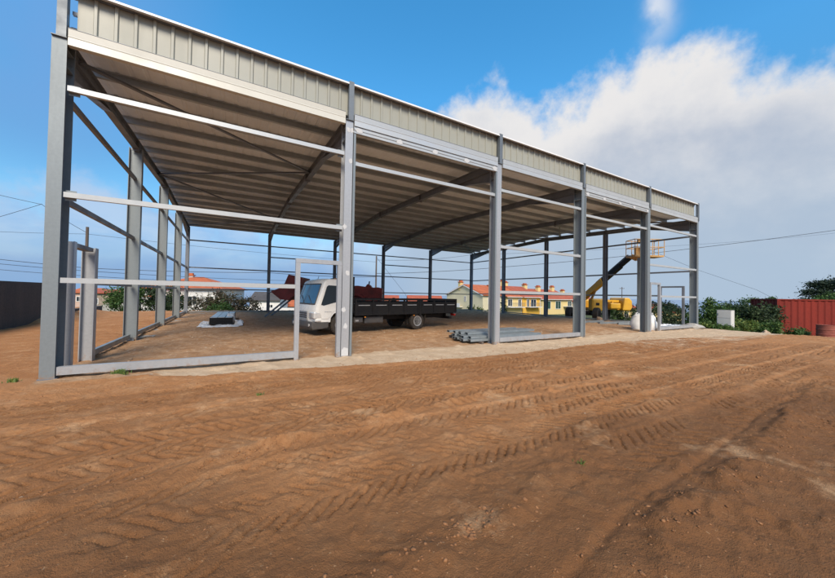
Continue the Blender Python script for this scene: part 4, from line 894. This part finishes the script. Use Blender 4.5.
def window(t, x0, x1, z0, z1, face='front', W=0, pane='glass', shut=None, frame='w_white'):
    """sash let into a wall: local front is y=0, left gable is x=0"""
    a, b = x0, x1; fm = MB(); pm = MB()
    def box(m, p, q, d0, d1, za, zb): m.bx(p, q, d0, d1, za, zb) if face == 'front' else m.bx(d0, d1, p, q, za, zb)
    for p, q, za, zb in ((a - 0.10, a, z0 - 0.1, z1 + 0.1), (b, b + 0.10, z0 - 0.1, z1 + 0.1), (a, b, z1, z1 + 0.1), (a, b, z0 - 0.1, z0), ((a + b) / 2 - 0.03, (a + b) / 2 + 0.03, z0, z1)): box(fm, p, q, -0.06, -0.002, za, zb)
    f = fm.build('window', frame, t); box(pm, a, b, -0.03, -0.003, z0, z1); pm.build('pane', pane, f); return f
def chimney(ro, x, y, z, s=0.5, h=1.3, m='w_cream'):
    c = MB().bx(x - s, x + s, y - s * 0.7, y + s * 0.7, z - 0.6, z + h).build('chimney', m, ro)
    MB().bx(x - s - 0.12, x + s + 0.12, y - s * 0.7 - 0.12, y + s * 0.7 + 0.12, z + h + 0.002, z + h + 0.14).bx(x - s * 0.8, x + s * 0.8, y - s * 0.5, y + s * 0.5, z + h + 0.142, z + h + 0.42).build('chimney_cap', 'tile', c)
RZ = math.atan2(0.124, 0.992); dX = Vector((math.cos(RZ), math.sin(RZ), 0)); dY = Vector((-math.sin(RZ), math.cos(RZ), 0))
O = at(482.8, 300, 64)
g1, r1, h1 = house('gable_house', 'beige gable ended house with orange roof nearest behind the truck bed', O, RZ, 6.6, 10.5, -4.4, 1.77, 2.05, 'w_beige', 'tile')
chimney(r1, 0.4, 6.6, h1 + 1.5, 0.45, 1.1); window(g1, 4.6, 5.0, 4.9, 5.8, 'side'); window(g1, 1.6, 2.6, 4.4, 5.5)
bl = MB().bx(-0.9, -0.84, 5.5, 9.6, 3.6, 4.35).bx(-0.9, 0, 5.5, 9.6, 3.5, 3.598).build('balcony', 'w_white', g1)
tr_ = MB().bar((-0.32, -0.3, h1 - 0.15), (-0.32, 5.25, h1 + 2.0), 0.06, 0.18).bar((-0.32, 10.8, h1 - 0.15), (-0.32, 5.25, h1 + 2.0), 0.06, 0.18).build('barge_board', 'w_white', r1)
MB().bx(6.2, 6.32, -0.1, -0.01, 0, 5.9).build('downpipe', 'steel_dark', g1)
O2 = O + dX * 6.95 - dY * 0.2
def row_house(lab, P, L, ze, rise, wall, tile, wins, shut, ch, bal):
    t, ro, h = house('terraced_house', lab, P, RZ, L, 10.0, -4.6, ze, rise, wall, tile, group='row of houses behind the hall')
    for a, b, lo, hi in wins: window(t, a, b, lo + 4.6, hi + 4.6, 'front', pane=shut)
    for x, y in ch: chimney(ro, x, y, h + rise * (1 - abs(y - 5) / 5), 0.55, 1.1)
    for a, b in bal:
        bo = MB().bx(a, b, -1.15, -0.002, -0.75 + 4.6, -0.62 + 4.6).build('balcony', 'w_white', t)
        m = MB().bx(a, b, -1.15, -1.11, 0.18 + 4.6, 0.24 + 4.6)
        for x in np.arange(a, b + 0.01, 0.18): m.bx(x - 0.012, x + 0.012, -1.14, -1.115, -0.618 + 4.6, 0.18 + 4.6)
        m.build('railing', 'steel_dark', bo)
    MB().bx(L - 0.16, L - 0.06, -0.1, -0.005, 0, h - 0.1).build('downpipe', 'w_white', t)
    MB().bx(-0.05, L, -0.5, -0.34, h - 0.16, h - 0.04).build('gutter', 'w_white', ro)
    return t
row_house('cream terraced house with tall chimney between the gable house and the yellow house', O2, 5.3, 1.55, 2.35, 'w_cream', 'tile', [(0.6, 1.9, -0.45, 0.95), (4.1, 5.0, -0.55, 0.95)], 'glass', [(0.5, 4.2), (4.6, 5.0)], [(0.1, 5.1)])
row_house('bright yellow terraced house with two dark windows', O2 + dX * 5.32 - dY * 0.25, 6.6, 1.53, 2.30, 'w_yellow', 'tile_b', [(1.5, 2.3, -0.7, 0.95), (3.0, 4.9, -0.6, 0.95)], 'glass', [(0.8, 5.4)], [(1.0, 5.8)])
row_house('pale cream terraced house with three dark green shutters beyond the yellow house', O2 + dX * 11.95, 14.6, 1.12, 2.3, 'w_cream', 'tile_b', [(2.2, 4.6, -1.2, 0.55), (6.9, 9.1, -1.2, 0.55), (12.6, 14.2, -1.2, 0.55)], 'green_shut', [(1.2, 4.8), (5.6, 4.0), (12.6, 4.4)], [(10.4, 14.4)])
row_house('furthest cream terraced house seen through the boom lift', O2 + dX * 26.6, 15, 0.55, 1.9, 'w_cream', 'tile_b', [(2.2, 4.2, -1.6, 0.0), (7.5, 9.5, -1.6, 0.0)], 'glass', [(3.5, 4.6), (11.0, 4.4)], [(1, 14)])
P0 = at(141.5, 300, 47); ridgez = 3.6
hL, rL, hh = house('hip_roof_house', 'white house with hipped terracotta roof behind the trees at left', P0, VIEW + R(8), 10.6, 9.0, -4.6, 1.95, 1.7, 'w_white', 'tile', hip=True, over=0.45)
window(hL, 6.2, 7.3, 4.2, 5.3); window(hL, 8.6, 9.6, 4.2, 5.3); chimney(rL, 4.2, 4.5, hh + 1.5, 0.4, 0.5, 'w_white')
MB().bx(1.0, 5.5, -1.8, -0.005, 5.2, 5.35).build('porch_roof', 'tile', hL)
P0 = at(250, 300, 55)
hD, rD, hd_ = house('slate_roof_house', 'white house with dark slate roof beyond the brown bush', P0, VIEW + R(10), 4.8, 6.0, -5.0, 0.15, 1.3, 'w_white', 'tile_dark', over=0.3); window(hD, 2.9, 3.6, 3.4, 4.4)
P0 = at(283, 304, 62)
hO, rO, ho_ = house('distant_house', 'small orange roofed house seen below the raised loader bucket', P0, VIEW + R(6), 4.2, 5, -6, -1.0, 1.0, 'w_white', 'tile')
window(hO, 1.2, 1.8, 3.4, 4.2)
for px, py, Zd, L, rise, lab, wm in ((408, 301, 120, 13, 2.0, 'far house with pale roof just above the truck bed', 'w_pink'), (373, 300, 125, 10, 1.8, 'far low house behind the left part of the truck bed', 'w_pink')):
    P0 = at(px, py, Zd); t, ro, h = house('distant_house', lab, P0, VIEW + R(5), L, 8, P0.z - 6, P0.z, rise, wm, 'tile_b'); window(t, 2, 3.2, h - 2.2, h - 0.9)
for px, py, Zd, L, rise, lab in ((655, 312, 85, 8.5, 1.9, 'red roofed house low behind the hedge by the end wall door'), (618, 309.5, 95, 7, 1.6, 'red roofed house low behind the bush right of the boom lift')):
    P0 = at(px, py, Zd); t, ro, h = house('distant_house', lab, P0, VIEW + R(6), L, 8, P0.z - 6, P0.z, rise, 'w_cream', 'tile_b'); window(t, 2, 3.2, h - 2.2, h - 0.9)
P0 = at(84, 310, 52); t, ro, h = house('stone_house', 'old rubble stone house between the first left columns', P0, VIEW + R(5), 4.6, 6, -4, 0.9, 0.5, 'stone', 'tile_b'); window(t, 1.4, 2.0, 3.2, 4.0)
P0 = at(69, 308, 62); t, ro, h = house('distant_house', 'pink walled house behind the corner column', P0, VIEW + R(12), 3.6, 6, -4, 0.8, 0.8, 'w_pink', 'tile'); window(t, 1.2, 2.0, 3.2, 4.0)
o = MB().prism([(0, -3), (3.6, -3), (3.6, 0.35), (2.7, 0.35), (0.2, -0.35), (0, -0.4)], 0, 0.25).build('garden_wall', 'concrete', None, loc=at(101, 309, 40).to_tuple()[:2] + (0.0,)); o.rotation_euler = (0, 0, VIEW); tag(o, 'grey garden wall with sloping top in front of the stone house', 'wall')
o = MB().bx(0, 12, 0, 0.2, -2.5, -0.25).build('garden_wall', 'w_white', None, loc=at(205, 309, 38).to_tuple()[:2] + (0,)); o.rotation_euler = (0, 0, VIEW); tag(o, 'long white garden wall behind the brown bush', 'wall')

# ------------------------------------------------------------------ vegetation
def leaves(name, m, parent, blobs, n, size, flat=1.0, hollow=0.45):
    """many small leaf faces gathered in clumps through ellipsoid blobs (x, y, z, rx, ry, rz)"""
    vol = np.array([b[3] * b[4] * b[5] for b in blobs]) ** 0.67; vol = vol / vol.sum(); vs = []
    for b, v in zip(blobs, vol):
        k = max(20, int(n * v)); nc = max(5, k // 45)
        d = rng.normal(size=(nc, 3)); d /= np.linalg.norm(d, axis=1, keepdims=True); rad = hollow + (1 - hollow) * rng.random((nc, 1)) ** 0.6
        cc_ = d * rad * (0.82 + 0.36 * rng.random((nc, 1))) * np.array(b[3:6]) + np.array(b[:3])
        w = rng.integers(0, nc, k); sp = 0.20 * np.mean(b[3:6])
        p = cc_[w] + rng.normal(size=(k, 3)) * sp * np.array([1, 1, 0.7]) * (1 + 1.1 * (rng.random((k, 1)) > 0.9)); vs.append(p)
    p = np.concatenate(vs); k = len(p)
    nrm = rng.normal(size=(k, 3)); nrm[:, 2] += flat * 0.8; nrm /= np.linalg.norm(nrm, axis=1, keepdims=True)
    a = np.cross(nrm, rng.normal(size=(k, 3))); a /= np.linalg.norm(a, axis=1, keepdims=True); b_ = np.cross(nrm, a)
    s = size * (0.4 + 1.3 * rng.random((k, 1)) ** 1.8)
    q = np.stack([p - a * s, p + b_ * s * 0.45 + nrm * s * 0.12, p + a * s, p - b_ * s * 0.45 + nrm * s * 0.12], 1).reshape(-1, 3)
    return np_mesh(name, q, np.arange(4 * k).reshape(k, 4), m, parent)
def plant(kind, lab, cat, px, py, Zd, blobs, m, n, size, trunk=None, group=None, gz=None, flat=1.0, hollow=0.45):
    """blobs are in metres: x to the right of the stem, y away, z above eye-level ground 0"""
    P = at(px, py, Zd); g = ground_z(P.x, P.y) if gz is None else gz
    t = thing(kind, lab, cat, (P.x, P.y, g), VIEW, group)
    leaves('crown' if trunk else 'foliage', m, t, [(b[0], b[1], b[2] - g, *b[3:]) for b in blobs], n, size, flat, hollow)
    st = MB(); r = trunk or 0.03; tops = [Vector((b[0], b[1], b[2] - g)) for b in blobs]
    if trunk:
        fork = Vector((0, 0, max(0.5, min(v.z for v in tops) * 0.55))); st.tube([(0, 0, -0.2), (0.03, 0, fork.z * 0.5), fork], [r * 1.3, r, r * 0.85], 8)
        for v in tops: st.tube([fork, fork.lerp(v, 0.5) + Vector((0, 0, 0.1)), v], [r * 0.7, r * 0.45, r * 0.15], 6)
        st.build('trunk', 'bark', t)
    else:
        for v in tops:
            for j in range(3): st.tube([(v.x * 0.4 + U(-0.1, 0.1), v.y * 0.4, -0.05), (v.x * 0.7 + U(-0.1, 0.1), v.y * 0.7, v.z * 0.5), (v.x + U(-0.3, 0.3), v.y, v.z)], [r, r * 0.7, r * 0.3], 5)
        st.build('stems', 'bark', t)
    return t
plant('tree', 'bright green bushy tree left of the hipped roof house', 'tree', 122, 300, 35, [(-0.4, 0, 0.9, 1.1, 1.1, 1.0), (0.8, 0.3, 1.1, 1.1, 1.1, 1.1), (0.2, 0, 0.0, 1.5, 1.2, 0.9)], 'leaf_green', 5200, 0.11, 0.14)
plant('tree', 'dark green tree in front of the hipped roof house', 'tree', 160, 300, 37, [(-1.2, 0, 0.9, 1.2, 1.2, 1.1), (0.4, 0.2, 1.1, 1.4, 1.2, 1.1), (1.9, 0, 0.3, 1.2, 1.2, 1.0), (0.2, 0, -0.4, 2.2, 1.4, 0.9)], 'leaf_dark', 7500, 0.11, 0.16)
plant('shrub', 'broad reddish brown bush behind the panel bundle', 'bush', 224, 303, 30, [(-1.9, 0, 0.2, 1.3, 1.0, 0.9), (-0.6, 0.2, 0.65, 1.3, 1.0, 0.85), (0.8, 0, 0.6, 1.4, 1.0, 0.8), (2.1, 0, 0.1, 1.1, 0.9, 0.8), (0.1, -0.4, -0.3, 2.4, 1.0, 0.7)], 'leaf_brown', 8500, 0.10)
plant('shrub', 'grey green low shrub in front of the reddish brown bush', 'bush', 222, 308, 28, [(0, 0, -0.1, 1.1, 0.7, 0.6)], 'leaf_green', 1800, 0.09)
plant('shrub', 'light green bush at the foot of the beige gable house', 'bush', 476, 310, 38, [(-0.4, 0, -0.2, 0.8, 0.7, 0.7), (0.7, 0, -0.6, 0.8, 0.7, 0.6)], 'leaf_weed', 1600, 0.11)
plant('cypress', 'narrow dark green cypress against the terraced houses', 'cypress', 503.5, 305, 48, [(0, 0, 1.2, 0.35, 0.35, 0.9), (0, 0, -0.2, 0.45, 0.45, 1.2), (0, 0, -1.6, 0.5, 0.5, 1.0)], 'leaf_dark', 1700, 0.11, 0.1)
H = 'bushes along the right hand edge of the site'
plant('shrub', 'dark bush right of the boom lift wheels', 'bush', 631, 314, 28.5, [(-0.5, 0, 0.2, 0.8, 0.7, 0.8), (0.5, 0, 0.35, 0.8, 0.7, 0.9), (0, 0, -0.5, 1.3, 0.8, 0.6)], 'leaf_dark', 3200, 0.08, group=H)
plant('shrub', 'spindly olive green bush under the lift counterweight', 'bush', 612, 317, 29.0, [(0, 0, 0.0, 0.8, 0.7, 0.9), (0.3, 0, 0.5, 0.4, 0.4, 0.5)], 'leaf_green', 1700, 0.08, group=H)
plant('shrub', 'dark hedge bush behind the end wall door frame', 'bush', 668, 318, 28, [(-1.0, 0, 0.2, 1.1, 0.9, 0.8), (0.6, 0.2, 0.15, 1.1, 0.9, 0.9), (1.8, 0, 0.4, 0.8, 0.8, 0.8), (0.2, -0.3, -0.5, 2.3, 0.9, 0.7)], 'leaf_dark', 6000, 0.085, group=H)
plant('tree', 'small dark tree top above the red roof by the end wall door', 'tree', 665, 305, 60, [(-0.7, 0, 0.4, 1.6, 1.3, 0.8), (1.0, 0, 0.0, 1.6, 1.3, 0.8)], 'leaf_pine', 2500, 0.18, 0.18)
plant('shrub', 'tall leafy bush just right of the last front column', 'bush', 711, 320, 25, [(-0.1, 0, 1.15, 0.6, 0.6, 0.6), (-0.4, 0, 0.3, 1.1, 0.9, 0.95), (0.8, 0, 0.2, 1.1, 0.9, 1.0), (0.2, 0, -0.4, 1.6, 0.9, 0.8)], 'leaf_green', 6800, 0.085, group=H)
plant('shrub', 'dense dark bush behind the white cabinet', 'bush', 731, 320, 25.5, [(-0.7, 0, 0.40, 1.0, 0.8, 0.85), (0.6, 0.2, 0.50, 1.0, 0.8, 0.9), (0, 0, -0.4, 1.9, 0.9, 0.9)], 'leaf_dark', 8000, 0.085, group=H)
plant('shrub', 'bush with a tall light green tip right of the cabinet', 'bush', 748, 318, 27, [(0.0, 0, 1.30, 0.65, 0.6, 0.6), (-0.6, 0, 0.35, 1.1, 0.8, 0.95), (0.7, 0, 0.2, 1.2, 0.8, 1.0), (0, 0, -0.5, 1.8, 0.9, 0.8)], 'leaf_green', 7200, 0.085, group=H)
plant('shrub', 'low dark bush beside the left end of the container', 'bush', 764, 320, 23.2, [(-0.6, 0, 0.45, 0.9, 0.6, 0.8), (0.2, 0, 0.55, 0.8, 0.5, 0.75), (-0.2, 0, -0.3, 1.3, 0.6, 0.9)], 'leaf_dark', 8000, 0.085, group=H)
plant('tree', 'pale green slender tree peeping over the hedge left of the container', 'tree', 774, 310, 40, [(0, 0, 1.3, 0.8, 0.7, 0.7), (0.2, 0, 0.4, 1.0, 0.8, 0.7)], 'leaf_green', 2200, 0.11, 0.08)
plant('pine_tree', 'dark spreading pine with layered crown above the red container', 'pine tree', 828, 300, 58, [(-2.2, 0, 3.2, 1.9, 1.6, 0.8), (-0.6, 0.3, 4.6, 2.0, 1.7, 0.9), (1.2, 0, 5.0, 2.3, 1.8, 0.9), (3.4, 0, 4.7, 2.4, 1.8, 1.0), (-4.2, 0, 1.5, 1.5, 1.2, 0.5), (0.8, -0.3, 3.0, 3.0, 1.8, 0.8), (3.6, 0, 2.8, 2.6, 1.8, 1.0), (-1.4, 0, 1.8, 2.2, 1.4, 0.5)], 'leaf_pine', 13000, 0.17, 0.3, hollow=0.3)
plant('tree', 'mid green tree tops showing over the container roof', 'tree', 826, 302, 44, [(-1.4, 0, 1.2, 1.5, 1.2, 0.8), (0.8, 0, 1.7, 1.6, 1.2, 1.0), (2.6, 0, 1.6, 1.5, 1.2, 1.0)], 'leaf_green', 5000, 0.12, 0.15)
W = 'weeds along the edge of the site'
def tuft(lab, px, py, Zd, w, h, n, size, m='leaf_weed', group=W, kind='weed'):
    P = at(px, py, Zd); g = ground_z(P.x, P.y); t = thing(kind, lab, 'weed', (P.x, P.y, g), VIEW, group)
    k = max(1, int(w / 0.5)); leaves('foliage', m, t, [(-w / 2 + w * (i + 0.5) / k, U(-0.2, 0.2), h * U(0.25, 0.5), w / k * 0.7, 0.35, h * 0.5) for i in range(k)], n, size, 0.5, 0.2); return t
tuft('green weed patch at the foot of the last front column', 702, 331, 19.5, 1.0, 0.5, 1500, 0.06)
tuft('dark weed patch in front of the white cabinet', 722, 333, 19.0, 1.3, 0.35, 1700, 0.055, 'leaf_green')
tuft('tall green weeds with yellow flecks right of the cabinet', 744, 331, 21.0, 1.5, 1.0, 3000, 0.06)
tuft('green weeds reaching to the container corner', 764, 331, 22.0, 1.7, 0.95, 3200, 0.06, 'leaf_green')
tuft('dark green weed clump against the middle of the container side', 802, 334, 21.6, 1.3, 0.55, 1800, 0.06, 'leaf_green')
tuft('thin line of grass below the left end of the container', 783, 336, 22.0, 1.6, 0.18, 700, 0.05)
def sprig(lab, x, y, s, n):
    t = thing('grass_tuft', lab, 'grass', (x, y, surf(x, y) - 0.01), 0, 'green tufts on the bare soil'); q = []; 
    for i in range(n):
        a = U(0, 6.28); r = abs(G(0, s * 0.5)); bx_, by_ = r * math.cos(a), r * math.sin(a); h = s * U(0.3, 0.8); l = U(-0.5, 0.5) * h; l2 = U(-0.5, 0.5) * h; w = 0.004 + 0.05 * s
        q.append([(bx_ - w, by_, 0), (bx_ + w, by_, 0), (bx_ + l + w * 0.3, by_ + l2, h), (bx_ + l - w * 0.3, by_ + l2, h)])
    np_mesh('blades', np.array(q).reshape(-1, 3), np.arange(4 * n).reshape(n, 4), 'leaf_weed', t)
sprig('grass growing against the bottom rail beside the corner column', 0.95, -0.14, 0.13, 170)
sprig('grass tuft at the outer foot of the corner column', -0.42, 0.10, 0.10, 70)
sprig('single small weed in the open soil near the right furrow', 5.45, -6.02, 0.06, 26)
sprig('tiny weed in the soil in front of the first bay', 3.05, -2.55, 0.06, 22)

# ------------------------------------------------------------------ poles and wires
def upole(lab, px, Zd, top_py, r=0.11, arm=True):
    P = at(px, top_py, Zd); g = ground_z(P.x, P.y); t = thing('utility_pole', lab, 'utility pole', (P.x, P.y, g), VIEW)
    h = P.z - g; MB().tube([(0, 0, -0.3), (0, 0, h * 0.5), (0, 0, h)], [r * 1.3, r * 1.1, r * 0.85], 12).build('pole', 'timber', t)
    if arm:
        MB().bar((-0.7, 0, h - 0.45), (0.7, 0, h - 0.45), 0.09, 0.10).build('crossarm', 'timber', t)
        for x in (-0.6, -0.2, 0.2, 0.6): MB().lathe([(0.03, -0.40), (0.05, -0.34), (0.03, -0.30), (0.05, -0.26), (0.02, -0.22)], (x, 0, h), 'z', 10).build('insulator', 'steel_dark', t)
    return P
Pa = upole('utility pole seen left of the side door post', 87.5, 30, 227, 0.13, arm=False)
Pm = upole('slim utility pole beside a back column behind the red loader', 376.5, 42, 256, 0.10, arm=False)
Pq = upole('small utility pole with crossarm behind the truck cab', 307, 70, 286, 0.12)
Px = upole('far antenna pole right of the boom lift', 622, 95, 287, 0.10)
def wire(lab, pts, r=0.022, sag=0.0):
    q = []
    for (a, b) in zip(pts[:-1], pts[1:]):
        for k in range(10):
            t = k / 10; v = a.lerp(b, t); v.z -= sag * 4 * t * (1 - t); q.append(v)
    q.append(pts[-1]); o = MB().tube(q, r, 5).build('power_line', 'wire'); tag(o, lab, 'cable', 'overhead cables around the site')
wire('cable rising to the upper left from the pole by the side door', [at(-140, 160, 24), at(42, 204.5, 28), at(87.5, 233, 30)], 0.018, 0.1)
wire('cable meeting the first one behind the corner column from below left', [at(-140, 253, 24), at(42, 204, 28)], 0.018, 0.15)
wire('upper of the bundle of cables crossing behind the left side', [at(-160, 240, 34), at(87, 268, 38), at(267, 272.5, 42), at(376.5, 277, 42)], 0.030, 0.15)
wire('middle cable of the bundle crossing behind the left side', [at(-160, 246, 34), at(87, 271, 38), at(307, 281, 60)], 0.026, 0.2)
wire('lower cable of the bundle crossing behind the left side', [at(-160, 252, 34), at(87, 276, 38), at(307, 284, 60)], 0.024, 0.25)
wire('thin cable level with the top of the side door frame', [at(-160, 222, 30), at(87.5, 234, 30), at(376.5, 262, 42)], 0.014, 0.2)
wire('cable running from the slim pole to the upper right past the end wall', [at(376.5, 273.5, 42), at(503, 267, 42), at(698, 247.8, 42), at(960, 212, 42)], 0.028, 0.15)
wire('second cable from the slim pole passing behind the work basket', [at(376.5, 260, 42), at(470, 255, 52), at(760, 240, 80), at(900, 225, 90)], 0.02, 0.3)
wire('thin guy cable falling to the right from the slim pole', [at(377, 258, 42), at(403, 291, 46), at(420, 316, 48)], 0.016)
wire('thin cable sloping down to the hedge right of the last column', [at(640, 246, 44), at(698, 270, 44), at(757, 290, 44), at(800, 312, 44)], 0.016)
